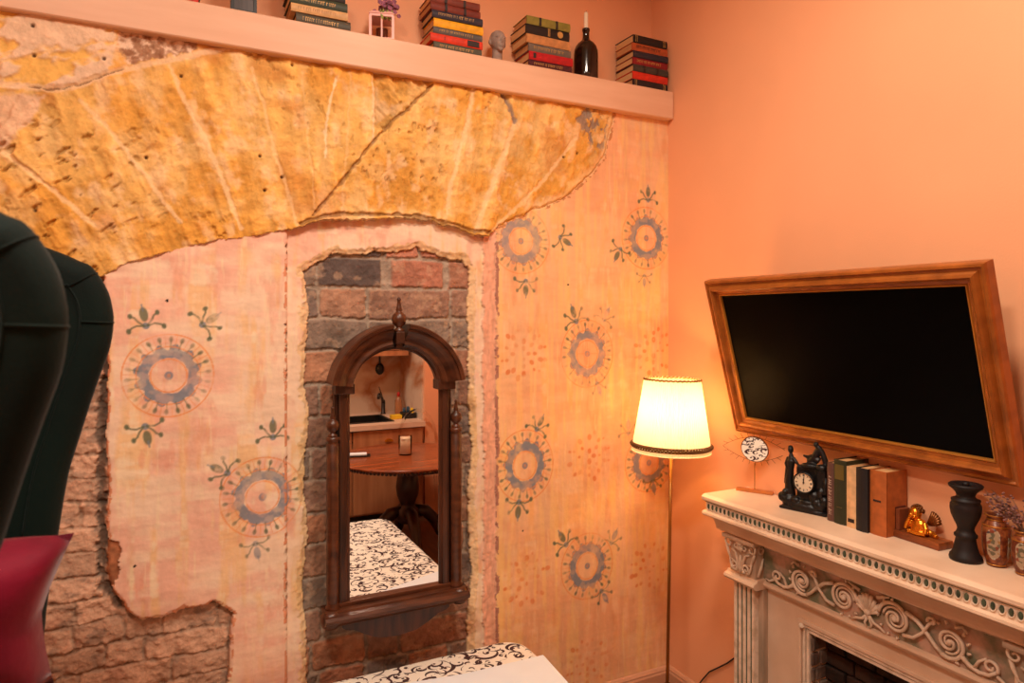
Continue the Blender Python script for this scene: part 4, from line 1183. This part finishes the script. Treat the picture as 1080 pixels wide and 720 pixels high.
# reclining figure and crest on top at the right
tube(b, [(-.010,-.004,.196),(.006,-.004,.192),(.018,-.004,.196),(.030,-.004,.190),(.046,-.002,.182)], [.004,.006,.008,.012,.014], 10)
tube(b, [(.022,-.002,.178),(.036,-.002,.205),(.042,-.002,.230)], [.014,.013,.007], 10); ball(b, (.036,-.004,.240), (.010,.010,.010), 10)
tube(b, [(.042,-.002,.232),(.056,-.002,.215),(.066,-.002,.190),(.072,-.002,.168)], [.010,.009,.010,.010], 10)
tube(b, [(.008,-.004,.176),(.020,-.004,.182),(.030,-.004,.178)], [.010,.012,.010], 10)
o = obj('case', b, M['black'], t, False); remesh(o, .0022, 3)
Rd = Matrix.Translation((.004,-.030,.105)) @ Matrix.Rotation(PI/2, 4, 'X')
b = BM(); lathe(b, [(.038,-.012),(.038,.004),(.034,.006),(.033,.002)], 40, M=Rd, cap=False); obj('bezel', b, M['black'], t, True)
b = BM(); lathe(b, [(0,-.004),(.033,-.004),(.033,.0012),(0,.0012)], 40, M=Rd); obj('dial', b, M['dial'], t)
b = BM()
for k in range(12):
    a = 2*PI*k/12; n = (3,1,2,3,2,1,2,3,4,2,1,2)[k]
    for j in range(n):
        q = (j-(n-1)/2)*.0022
        Mk = Rd @ Matrix.Rotation(-a, 4, 'Z')
        box(b, (q-.0006,.0225,.0010), (q+.0006,.0295,.0020), M=Mk)
obj('numerals', b, M['darkmark'], t)
b = BM(); box(b, (-.0011,-.004,.0018), (.0011,.021,.0030), M=Rd @ Matrix.Rotation(math.radians(-4), 4, 'Z')); obj('minute_hand', b, M['black'], t)
b = BM(); box(b, (-.0013,-.003,.0018), (.0013,.014,.0034), M=Rd @ Matrix.Rotation(math.radians(4), 4, 'Z')); lathe(b, [(0,.0016),(.003,.0016),(.003,.004),(0,.004)], 12, M=Rd); obj('hour_hand', b, M['black'], t)

# upright books beside the clock: spine faces the room
def upright(ynear, yfar, h, depth, rgb, lab, marks, xfront, sd, pages=None, lean=0):
    T = yfar-ynear
    t = thing('book', lab, 'book', group='upright books on the mantel')
    R = Matrix(((0,1,0),(0,0,1),(1,0,0))).to_4x4()        # local x->z, y->x, z->y
    t.matrix_world = Matrix.Translation((xfront, ynear, MZ)) @ R
    book_mesh(h, depth, T, cm(rgb), marks, t, sd, pages)
upright(-1.164, -1.108, .203, .100, (176,94,40), 'thick tan hardback, nearest the golden cherub', ('midpatch', d_), -.108, 41)
upright(-1.107, -1.066, .203, .110, (22,20,24), 'black hardback between the tan and cream books', None, -.118, 42)
upright(-1.065, -1.027, .198, .105, (222,180,132), 'cream hardback between the green and black books', ('patch', d_), -.112, 43)
upright(-1.026, -.979, .212, .120, (40,44,22), 'dark olive green hardback with a gilt spine panel', ('label', mat('dull_olive_panel', (96,80,30), .6)), -.112, 44)
upright(-.978, -.950, .196, .110, (96,62,54), 'thin brown book with pale vertical spine lettering beside the clock', ('letters', mat('pale_lettering', (196,176,160), .6)), -.108, 45)

# cherub bookend
t = thing('cherub_figurine', 'small golden winged cherub resting on its arms on a wooden plinth', 'figurine', (-.046,-1.226,MZ), math.radians(-90-4))
b = BM(); box(b, (-.088,-.034,0), (.088,.034,.018), .004); box(b, (-.086,-.032,.014), (.086,.032,.022), .002); obj('plinth', b, M['walnut'], t)
b = BM(); 
ball(b, (.006,-.004,.046), (.024,.018,.026), 14); ball(b, (.004,-.006,.038), (.026,.018,.016), 12)
ball(b, (-.006,-.006,.084), (.0175,.018,.020), 16)
tube(b, [(-.001,-.004,.060),(-.004,-.005,.072)], [.010,.009], 10)
ball(b, (-.010,-.023,.083), (.004,.004,.004), 8); ball(b, (-.015,-.018,.077), (.006,.005,.005), 8); ball(b, (.000,-.020,.077), (.006,.005,.005), 8)
tube(b, [(-.014,-.006,.060),(-.026,-.012,.048),(-.030,-.018,.034)], [.008,.0075,.0065], 10); tube(b, [(-.030,-.018,.034),(-.026,-.018,.052),(-.018,-.018,.068)], [.0065,.006,.005], 10)
tube(b, [(.024,-.006,.060),(.032,-.012,.046),(.034,-.018,.032)], [.008,.0075,.0065], 10); tube(b, [(.034,-.018,.031),(.010,-.024,.029),(-.010,-.024,.030)], [.0065,.006,.005], 10)
for k in range(4): tube(b, [(-.010,-.025,.032-.003*k+.004),(-.019,-.026,.031-.003*k+.004)], .0019, 6)
for k in range(4): tube(b, [(-.018,-.019,.066),(-.018+.002*k,-.021,.075)], .0019, 6)
tube(b, [(.010,.004,.034),(.040,.008,.030),(.058,.0,.028)], [.014,.010,.006], 10)
o = obj('cherub_body', b, M['gold'], t); remesh(o, .0013, 2)
b = BM(); rnd = random.Random(8)
for k in range(38):
    a = rnd.uniform(0, 2*PI); p_ = rnd.uniform(-.1, 1.5)
    ball(b, (-.006+.017*math.cos(a)*math.cos(p_), -.001+.016*math.sin(a)*math.cos(p_)+.003, .088+.019*math.sin(p_)), .0052, 8)
obj('curly_hair', b, M['golddark'], t, True)
for s in (-1,1):
    b = BM()
    for k in range(6):
        a = math.radians(8+k*15)
        x0_ = .006+s*.018
        tube(b, [(x0_,.012,.056),(x0_+s*.016*math.cos(a)+s*.004,.018,.060+.018*math.sin(a)),(x0_+s*.030*math.cos(a)+s*.004,.020,.062+.034*math.sin(a))], [.006,.0075,.004], 7)
    o = obj('wing', b, M['golddark'], t, True)
for k, (x_, h_, rgb) in enumerate(((-.080,.072,(150,70,30)),(-.066,.070,(90,34,22)),(-.052,.066,(120,60,30)))):
    b = BM(); box(b, (x_-.006,-.026,.022), (x_+.006,.024,.022+h_), .002); obj('miniature_book', b, cm(rgb), t)

# black candle holder
t = thing('candle_holder', 'tall black turned wooden candle holder on the mantel', 'candle holder', (-.088,-1.388,MZ)); t.scale = (.86,.86,.93)
b = BM(); lathe(b, [(0,0),(.046,0),(.048,.008),(.046,.016),(.038,.026),(.034,.040),(.030,.058),(.028,.068),(.033,.072),(.034,.078),(.028,.084),(.024,.094),(.026,.104),(.034,.120),(.042,.138),(.0455,.155),(.045,.168),(.040,.178),(.042,.180),(.042,.185),(.030,.190),(.026,.196),(.030,.206),(.040,.216),(.048,.222),(.050,.228),(.046,.232),(.030,.231),(.028,.226),(0,.226)], 40)
obj('turned_body', b, M['blackm'], t, True)
b = BM(); lathe(b, [(.010,.225),(.011,.236),(.007,.236),(.006,.228)], 16); obj('spike_cup', b, M['blackm'], t, True)

# decorated vases
def vase(x, y, s, lab):
    t = thing('vase', lab, 'vase', (x,y,MZ), 0, 'small decorated vases at the right of the mantel')
    b = BM(); pr = [(0,0),(.024,0),(.026,.004),(.026,.008),(.032,.020),(.038,.050),(.040,.080),(.038,.104),(.030,.118),(.025,.122),(.025,.128),(.030,.132),(.031,.136),(.026,.136),(.022,.130),(.021,.12)]
    lathe(b, [(r*s*.82, z*s) for r, z in pr], 36); obj('body', b, mat('russet_glaze', (150,84,44), .3, rgb2=(96,40,22), scale=60, contrast=(.42,.58)), t, True)
    b = BM()
    for r, z in ((.0265,.006),(.0375,.108),(.0262,.124),(.031,.135)): ringtube(b, r*s*.82, z*s, .0016*s, 40)
    obj('gold_bands', b, M['bead'], t, True)
    # cream picture panels, curved to the body
    for a0 in (195, 15, 105, 285):
        b = BM(); rows = []
        for j in range(13):
            z = .022+.082*j/12; rr = np.interp(z, [.020,.050,.080,.104], [.032,.038,.040,.038])*.82+.0006
            wv = 27*min(1, (1-abs(j/6-1)**4)*1.0+.25)
            rows.append([b.verts.new((rr*s*math.cos(math.radians(a0+wv*(i/8-1))), rr*s*math.sin(math.radians(a0+wv*(i/8-1))), z*s)) for i in range(17)])
        for r0, r1 in zip(rows, rows[1:]):
            for i in range(16): b.faces.new((r0[i], r0[i+1], r1[i+1], r1[i]))
        bmesh.ops.solidify(b, geom=list(b.faces), thickness=.0008)
        obj('picture_panel', b, M['vpanel'], t, True)
    return t
m_, nt_, b_ = new_mat('floral_cream_panel'); N = nt_.nodes; L = nt_.links
tc = N.new('ShaderNodeTexCoord'); vo = N.new('ShaderNodeTexVoronoi'); vo.inputs['Scale'].default_value = 110; L.new(tc.outputs['Object'], vo.inputs['Vector'])
hs_ = N.new('ShaderNodeValToRGB'); sp = N.new('ShaderNodeSeparateColor'); L.new(vo.outputs['Color'], sp.inputs[0]); L.new(sp.outputs[0], hs_.inputs['Fac'])
hs_.color_ramp.interpolation = 'CONSTANT'; e = hs_.color_ramp.elements; e[0].color = (*lin((214,190,160)),1); e[1].position = .45; e[1].color = (*lin((176,96,74)),1)
for p_, c_ in ((.6,(140,130,104)),(.75,(200,150,90)),(.85,(110,90,90)),(.92,(214,190,160))):
    x_ = e.new(p_); x_.color = (*lin(c_),1)
L.new(hs_.outputs['Color'], b_.inputs['Base Color']); b_.inputs['Roughness'].default_value = .25; M['vpanel'] = m_
vase(-.058,-1.452,1.04,'russet and gold vase with a cream flower panel, left of its shorter twin')
vase(-.064,-1.523,.86,'russet and gold vase cut by the right edge of the photo')
t = thing('dried_flowers', 'spray of greyish mauve dried flowers at the right edge behind the vases', 'dried flowers', (-.058,-1.523,MZ+.10))
b = BM(); b2 = BM(); rnd = random.Random(12)
for k in range(26):
    tip = Vector((rnd.uniform(-.05,.045), rnd.uniform(-.10,.10), rnd.uniform(.05,.125)))
    mid_ = tip*.5+Vector((0,0,.02)); tube(b, [(0,0,.0), mid_, tip], .0008, 5)
    for j in range(9):
        q = tip*(.55+.45*j/9)+Vector((rnd.gauss(0,.007), rnd.gauss(0,.007), rnd.gauss(0,.007)))
        ball(b2, q, (.004,.004,.003), 6)
obj('stems', b, M['stem'], t); obj('flower_heads', b2, M['driedfl'], t)

# ------------------------------------------------------------------ green wing chair at the left
t = thing('wing_armchair', 'tall dark green velvet wing chair seen from the side at the left edge', 'armchair', (-2.62,-1.25,0))
ox, oy = 2.62, 1.25
wing_out = [(-2.262,1.814),(-2.245,1.806),(-2.228,1.783),(-2.213,1.752),(-2.206,1.720),(-2.204,1.690),(-2.210,1.64),(-2.228,1.582),(-2.245,1.525),(-2.262,1.463),(-2.283,1.383),(-2.302,1.25),(-2.319,1.122),(-2.329,.973),(-2.33,.80),(-2.90,.80),(-2.94,1.2),(-2.96,1.60),(-2.93,1.76),(-2.86,1.83),(-2.70,1.86),(-2.50,1.862),(-2.36,1.850),(-2.30,1.832)]
def wing(yc_, s):
    b = BM(); P2 = [(x+ox, z) for x, z in wing_out]; n = len(P2)
    # denser outline
    Q = []
    for i in range(n):
        p0, p1_, p2_, p3 = P2[i-1], P2[i], P2[(i+1) % n], P2[(i+2) % n]
        for q in (0, .34, .67):
            f = lambda a_, b_, c_, d_: .5*((2*b_)+(-a_+c_)*q+(2*a_-5*b_+4*c_-d_)*q*q+(-a_+3*b_-3*c_+d_)*q**3)
            Q.append((f(p0[0],p1_[0],p2_[0],p3[0]), f(p0[1],p1_[1],p2_[1],p3[1])))
    m_q = len(Q)
    def nrm2(i):
        a_, c_ = Q[i-2], Q[(i+2) % m_q]; d = Vector((c_[0]-a_[0], c_[1]-a_[1])).normalized()
        return Vector((-d.y, d.x))
    area_ = sum(Q[i-1][0]*Q[i][1]-Q[i][0]*Q[i-1][1] for i in range(m_q)); sg = 1 if area_ > 0 else -1
    rings = []
    for k in range(11):
        a_ = PI*k/10; ins = .034*(1-math.sin(a_)); yy = yc_+oy-.036*math.cos(a_)
        rings.append([b.verts.new((Q[i][0]+sg*nrm2(i).x*ins, yy, Q[i][1]+sg*nrm2(i).y*ins)) for i in range(m_q)])
    for r0, r1 in zip(rings, rings[1:]):
        for i in range(m_q): b.faces.new((r0[i], r0[(i+1) % m_q], r1[(i+1) % m_q], r1[i]))
    b.faces.new(rings[0]); b.faces.new(rings[-1])
    o = obj('wing', b, M['velvet'], t, True)
    c = BM()
    for yy in (yc_-.037+oy, yc_+.037+oy):
        tube(c, [Vector((Q[i][0]+sg*nrm2(i).x*.055, yy, Q[i][1]+sg*nrm2(i).y*.055)) for i in range(0, 34)], .0018, 6)
        for i in (5, 15):
            nv = nrm2(i)*sg; yh = yc_+oy; dy_ = yy-yh
            tube(c, [Vector((Q[i][0]+nv.x*.034*(1-math.cos(g_))+nv.x*0, yh+dy_*math.sin(g_)*1.0, Q[i][1]+nv.y*.034*(1-math.cos(g_)))) for g_ in [PI/2*j/6 for j in range(7)]]+[Vector((Q[i][0]+nv.x*.055, yy, Q[i][1]+nv.y*.055))], .0018, 6)
    obj('piping', c, M['velvet'], o, True)
wing(-1.605, -1); wing(-.905, 1)
b = BM(); box(b, (-2.96+ox,-1.62+oy,.55), (-2.80+ox,-.89+oy,1.84), .05, 5); obj('backrest', b, M['velvet'], t, True)
b = BM(); box(b, (-2.88+ox,-1.58+oy,.62), (-2.335+ox,-.93+oy,1.135), .05, 5); obj('seat', b, M['velvet'], t, True)
for yy in (-1.605,-.905):
    b = BM(); box(b, (-2.92+ox,yy-.05+oy,.35), (-2.335+ox,yy+.05+oy,.98), .04, 5); obj('armrest', b, M['velvet'], t, True)
b = BM(); box(b, (-2.92+ox,-1.65+oy,.22), (-2.345+ox,-.86+oy,.64), .03, 4); obj('seat_base', b, M['velvet'], t, True)
for sx in (-2.86,-2.40):
    for sy in (-1.58,-.93):
        b = BM(); lathe(b, [(.018,0),(.026,.10),(.030,.23)], 16, c=(sx+ox,sy+oy,0)); obj('leg', b, M['tablewoodd'], t, True)

def cushion(name, c, size, m, label, rot):
    b = BM(); n = 18
    W_, H_, T_ = size
    for side in (1,-1):
        g = {}
        for i in range(n+1):
            for j in range(n+1):
                u = 2*i/n-1; v = 2*j/n-1
                k = max(0, (1-u**4))*max(0, (1-v**4))
                x = W_/2*u*(1-.10*(1-abs(v)**1.5)*1.0+.04*abs(u*v)); z = H_/2*v*(1-.10*(1-abs(u)**1.5)+.04*abs(u*v))
                y = side*T_/2*k**.42*(1+.07*noise.noise(Vector((u*2.2+side, v*2.2, 1.3*side))))
                g[i,j] = b.verts.new((x, y, z))
        for i in range(n):
            for j in range(n): b.faces.new((g[i,j], g[i+1,j], g[i+1,j+1], g[i,j+1]))
    bmesh.ops.remove_doubles(b, verts=list(b.verts), dist=.0005)
    o = obj(name, b, m, None, True); o.location = c; o.rotation_euler = rot
    tag(o, label, 'cushion'); return o
cushion('cushion', (-2.482,-1.22,1.240), (.44,.25,.17), M['magenta'], 'magenta velvet cushion lying on the seat of the green wing chair', (math.radians(6),math.radians(6),math.radians(8)))
cushion('cushion', (-2.478,-1.02,1.160), (.30,.17,.12), M['purple'], 'dark purple cushion mostly hidden behind the magenta one', (0,math.radians(-4),0))

# ------------------------------------------------------------------ kitchen nook seen in the mirror
b = BM(); box(b, (-2.6,-3.80,.80), (-.15,-3.785,3.0)); obj_ = struct('wall_backsplash', b, M['marble'])
b = BM(); box(b, (-.165,-3.785,.80), (-.15,-3.16,2.2)); struct('wall_side_backsplash', b, M['marble'])
yf = -3.08
t = thing('kitchen_counter', 'light wood kitchen base cabinet with drawers and gold cup pulls, seen in the mirror', 'cabinet', (-.76,-3.4,0))
kx, ky = .76, 3.4
b = BM(); box(b, (-1.36+kx,-3.78+ky,.08), (-.17+kx,yf-.02+ky,.65)); box(b, (-.19+kx,-3.78+ky,.6), (-.17+kx,yf-.02+ky,.78)); obj('carcass', b, M['kitwood'], t)
b = BM(); box(b, (-1.36+kx,-3.78+ky,0), (-.17+kx,yf-.07+ky,.08)); obj('toe_kick', b, M['blackpl'], t)
for k, (xa, xb) in enumerate(((-1.355,-.785),(-.775,-.185))):
    b = BM(); box(b, (xa+kx,yf-.02+ky,.60), (xb+kx,yf+ky,.772), .003); dr = obj('drawer', b, M['kitwood'], t)
    c = BM(); 
    pts = [(.034*math.cos(math.radians(q)), .026*math.sin(math.radians(q))) for q in range(0,181,15)]
    prism(c, [(kx+(xa+xb)/2+u, .676+v) for u, v in pts], 1, yf+ky, yf+.022+ky); obj('cup_pull', c, M['gold'], dr)
    b = BM(); box(b, (xa+kx,yf-.02+ky,.095), (xb+kx,yf+ky,.592), .003); dr = obj('door', b, M['kitwood'], t)
    c = BM(); ball(c, (kx+xb-.04,yf+.012+ky,.53), .012, 10); obj('knob', c, M['gold'], dr)
b = BM()
# worktop with a hole for the sink
sx0, sx1, sy0, sy1 = -.82, -.42, -3.58, -3.20
for lo, hi in (((-1.37,-3.785,.782),(sx0,yf+.025,.822)), ((sx1,-3.785,.782),(-.166,yf+.025,.822)), ((sx0,-3.785,.782),(sx1,sy0,.822)), ((sx0,sy1,.782),(sx1,yf+.025,.822))): box(b, lo, hi)
o = obj('worktop', b, M['worktop']); tag(o, 'pale stone kitchen worktop with a dark sink set in it, seen in the mirror', 'worktop')
t = thing('kitchen_sink', 'black rectangular sink set in the pale worktop, seen in the mirror', 'sink', (0,0,0))
b = BM(); frame_ = [((sx0,sy0,.66),(sx1,sy1,.67)),((sx0,sy0,.66),(sx0+.008,sy1,.826)),((sx1-.008,sy0,.66),(sx1,sy1,.826)),((sx0,sy0,.66),(sx1,sy0+.008,.826)),((sx0,sy1-.008,.66),(sx1,sy1,.826))]
for lo, hi in frame_: box(b, lo, hi)
obj('basin', b, M['blackpl'], t)
b = BM(); 
for lo, hi in (((sx0-.02,sy0-.03,.822),(sx1+.02,sy0+.008,.828)),((sx0-.02,sy1-.008,.822),(sx1+.02,sy1+.02,.828)),((sx0-.02,sy0,.822),(sx0+.008,sy1,.828)),((sx1-.008,sy0,.822),(sx1+.02,sy1,.828))): box(b, lo, hi)
obj('rim', b, M['blackpl'], t)
t = thing('kitchen_tap', 'dark mixer tap with a long lever behind the sink, seen in the mirror', 'tap', (-.36,-3.66,.822))
b = BM(); lathe(b, [(.024,0),(.024,.008),(.018,.014),(.018,.12),(.012,.13)], 20); obj('body', b, M['steel'], t, True)
b = BM(); tube(b, [(0,0,.10),(-.03,.05,.16),(-.07,.13,.20),(-.09,.17,.19),(-.095,.18,.16)], [.012,.012,.012,.013,.014], 12); obj('spout', b, M['steel'], t, True)
b = BM(); tube(b, [(0,0,.125),(-.02,.0,.19),(-.04,.0,.25)], [.008,.005,.004], 10); obj('lever', b, M['steel'], t, True)
t = thing('soap_bottle', 'slim soap bottle with a red cap on the worktop, seen in the mirror', 'bottle', (-.235,-3.60,.822))
b = BM(); lathe(b, [(0,0),(.032,0),(.034,.02),(.034,.12),(.020,.15),(.012,.16)], 20); obj('body', b, mat('amber_soap', (170,110,70), .3), t, True)
b = BM(); lathe(b, [(.014,.16),(.014,.19),(.008,.20),(0,.20)], 16); obj('cap', b, M['redcap'], t, True)
b = BM(); box(b, (-.39,-3.36,.822), (-.30,-3.28,.858), .006); o = obj('sponge', b, M['yellow']); tag(o, 'yellow sponge on the worktop right of the sink, seen in the mirror', 'sponge')
t = thing('caddy', 'dark caddy of washing-up things at the end of the worktop, seen in the mirror', 'caddy', (-.235,-3.32,.822))
b = BM(); box(b, (-.06,-.05,0), (.06,.05,.055), .006); obj('tray', b, M['blackpl'], t)
for x_, h_, mm in ((-.035,.085,M['bluep']),(.0,.095,M['bluep']),(.035,.08,M['yellow'])):
    b = BM(); lathe(b, [(0,.03),(.014,.03),(.014,h_),(.006,h_+.008)], 12, c=(x_,0,0)); obj('small_pot', b, mm, t, True)
t = thing('wall_cabinet', 'kitchen wall cupboard with a pale wood bottom rail over the sink, seen in the mirror', 'cabinet', (-.62,-3.6,1.365))
b = BM(); box(b, (-.5,-.18,.04), (.42,.17,.75)); obj('carcass', b, mat('dark_grey_cupboard', (60,40,32), .5), t)
b = BM(); box(b, (-.5,.16,.0), (.42,.185,.045)); box(b, (-.5,-.18,.0), (.42,.17,.012)); obj('bottom_rail', b, M['kitwood'], t)
for xa, xb in ((-.495,-.045),(-.035,.415)):
    b = BM(); box(b, (xa,.172,.05), (xb,.19,.74), .003); obj('door', b, M['kitwood'], t)
t = thing('brush', 'small black brush hanging on the marble, seen in the mirror', 'brush', (-.36,-3.774,1.225))
b = BM(); ball(b, (0,0,0), (.042,.012,.055), 14); obj('head', b, M['blackpl'], t, True)
b = BM(); tube(b, [(0,0,.04),(0,0,.12)], .009, 8); obj('handle', b, M['blackpl'], t, True)

# round pedestal table
tx, ty = -.56, -2.33
t = thing('round_table', 'round polished mahogany pedestal table with a carved edge, seen in the mirror', 'table', (tx,ty,0))
b = BM(); lathe(b, [(0,.672),(.470,.672),(.485,.676),(.492,.684),(.500,.690),(.500,.697),(.494,.702),(.0,.702)], 72); obj('tabletop', b, M['tablewood'], t, False)
b = BM()
for k in range(110):
    a = 2*PI*k/110; ball(b, (.486*math.cos(a), .486*math.sin(a), .674), (.0125,.0125,.012), 6)
obj('carved_edge', b, M['tablewoodd'], t, True)
b = BM(); lathe(b, [(.16,.672),(.15,.655),(.06,.640),(.05,.60),(.075,.55),(.085,.48),(.078,.42),(.055,.36),(.05,.34),(.085,.32),(.09,.26),(.06,.22)], 32); obj('pedestal', b, M['tablewoodd'], t, True)
for k in range(4):
    a = 2*PI*k/4+.05; ca, sa = math.cos(a), math.sin(a)
    b = BM(); pts = [(.05,.30),(.13,.29),(.20,.22),(.25,.12),(.32,.05),(.385,.03)]
    tube(b, [Vector((r*ca, r*sa, z)) for r, z in pts], [.045,.045,.042,.036,.030,.026], 12); obj('leg', b, M['tablewoodd'], t, True)
t = thing('candle_glass', 'cream candle in a clear glass on the round table, seen in the mirror', 'candle', (-.565,-2.37,.702))
b = BM(); lathe(b, [(0,.0),(.046,.0),(.048,.006),(.048,.14),(.045,.14),(.045,.008),(0,.008)], 28); obj('glass', b, M['glass'], t, True)
b = BM(); lathe(b, [(0,.009),(.0447,.009),(.0447,.118),(0,.118)], 28); obj('wax', b, mat('pale_peach_wax', (248,214,180), .6), t, True)
t = thing('phone', 'black phone with a white cover lying on the round table, seen in the mirror', 'phone', (-.88,-2.45,.703), .25)
b = BM(); box(b, (-.075,-.035,0), (.075,.04,.010), .003); obj('body', b, M['blackpl'], t)
b = BM(); box(b, (-.07,-.03,.010), (.05,.035,.022), .003); obj('cover', b, M['white'], t)
# clear chair
t = thing('clear_chair', 'clear plastic chair with a dark red seat behind the round table, seen in the mirror', 'chair', (-.24,-2.87,0), math.radians(0)); t.scale = (.85,.85,1)
b = BM(); box(b, (-.20,-.20,.455), (.20,.22,.50), .02, 3); obj('seat', b, M['redseat'], t)
for sx in (-1,1):
    for sy in (-1,1):
        b = BM(); tube(b, [(sx*.17,sy*.17,.455),(sx*.20,sy*.21,0)], [.018,.012], 10); obj('leg', b, M['glass'], t, True)
b = BM(); pts = [Vector((.20*math.cos(math.radians(q)), -.20-.03*math.sin(math.radians(q)), .50+.42*math.sin(math.radians(q))**.6)) for q in range(0,181,10)]
tube(b, pts, .014, 10); obj('back_hoop', b, M['glass'], t, True)

# ------------------------------------------------------------------ lights
def area(name, loc, size, power, col, tgt=None):
    l = bpy.data.lights.new(name, 'AREA'); l.shape = 'DISK'; l.size = size; l.energy = power; l.color = col
    o = bpy.data.objects.new(name, l); COL.objects.link(o); o.location = loc
    if tgt is not None:
        d = (Vector(tgt)-Vector(loc)); o.rotation_euler = d.to_track_quat('-Z','Y').to_euler()
    return o
# round ceiling fitting in the middle of the room
area('ceiling_lamp_glow', (-1.25,-1.45,3.38), .4, 38, (1.0,.88,.73))
area('added_fill_light', (-2.5,-2.1,3.38), .4, 50, (1.0,.88,.73))  # unseen fill light, added to brighten the fireplace front and left side
area('kitchen_lamp_glow', (-.9,-2.9,3.40), .3, 9, (1.0,.76,.52))
l = bpy.data.lights.new('bulb_glow', 'POINT'); l.energy = 20; l.color = (1.0,.50,.13); l.shadow_soft_size = .03
o = bpy.data.objects.new('bulb_glow', l); COL.objects.link(o); o.location = (-.262,-.332,1.32)

w = bpy.data.worlds.new('room_air'); scene.world = w; w.use_nodes = True
w.node_tree.nodes['Background'].inputs[0].default_value = (1,.8,.6,1); w.node_tree.nodes['Background'].inputs[1].default_value = .05

# ------------------------------------------------------------------ camera
cam = bpy.data.cameras.new('camera'); co = bpy.data.objects.new('camera', cam); COL.objects.link(co)
co.location = CAM; co.rotation_euler = (PI/2, 0, -YAW)
cam.sensor_width = 36; cam.lens = F/1080*36; cam.shift_y = -(360-HY)/1080
cam.clip_start = .05
cam.dof.use_dof = True; cam.dof.focus_distance = 2.7; cam.dof.aperture_fstop = 4.5
scene.camera = co
vs = scene.view_settings
scene.view_settings.view_transform = 'Standard'; vs.look = 'None'; vs.gamma = 1; vs.use_curve_mapping = False; vs.exposure = -0.06
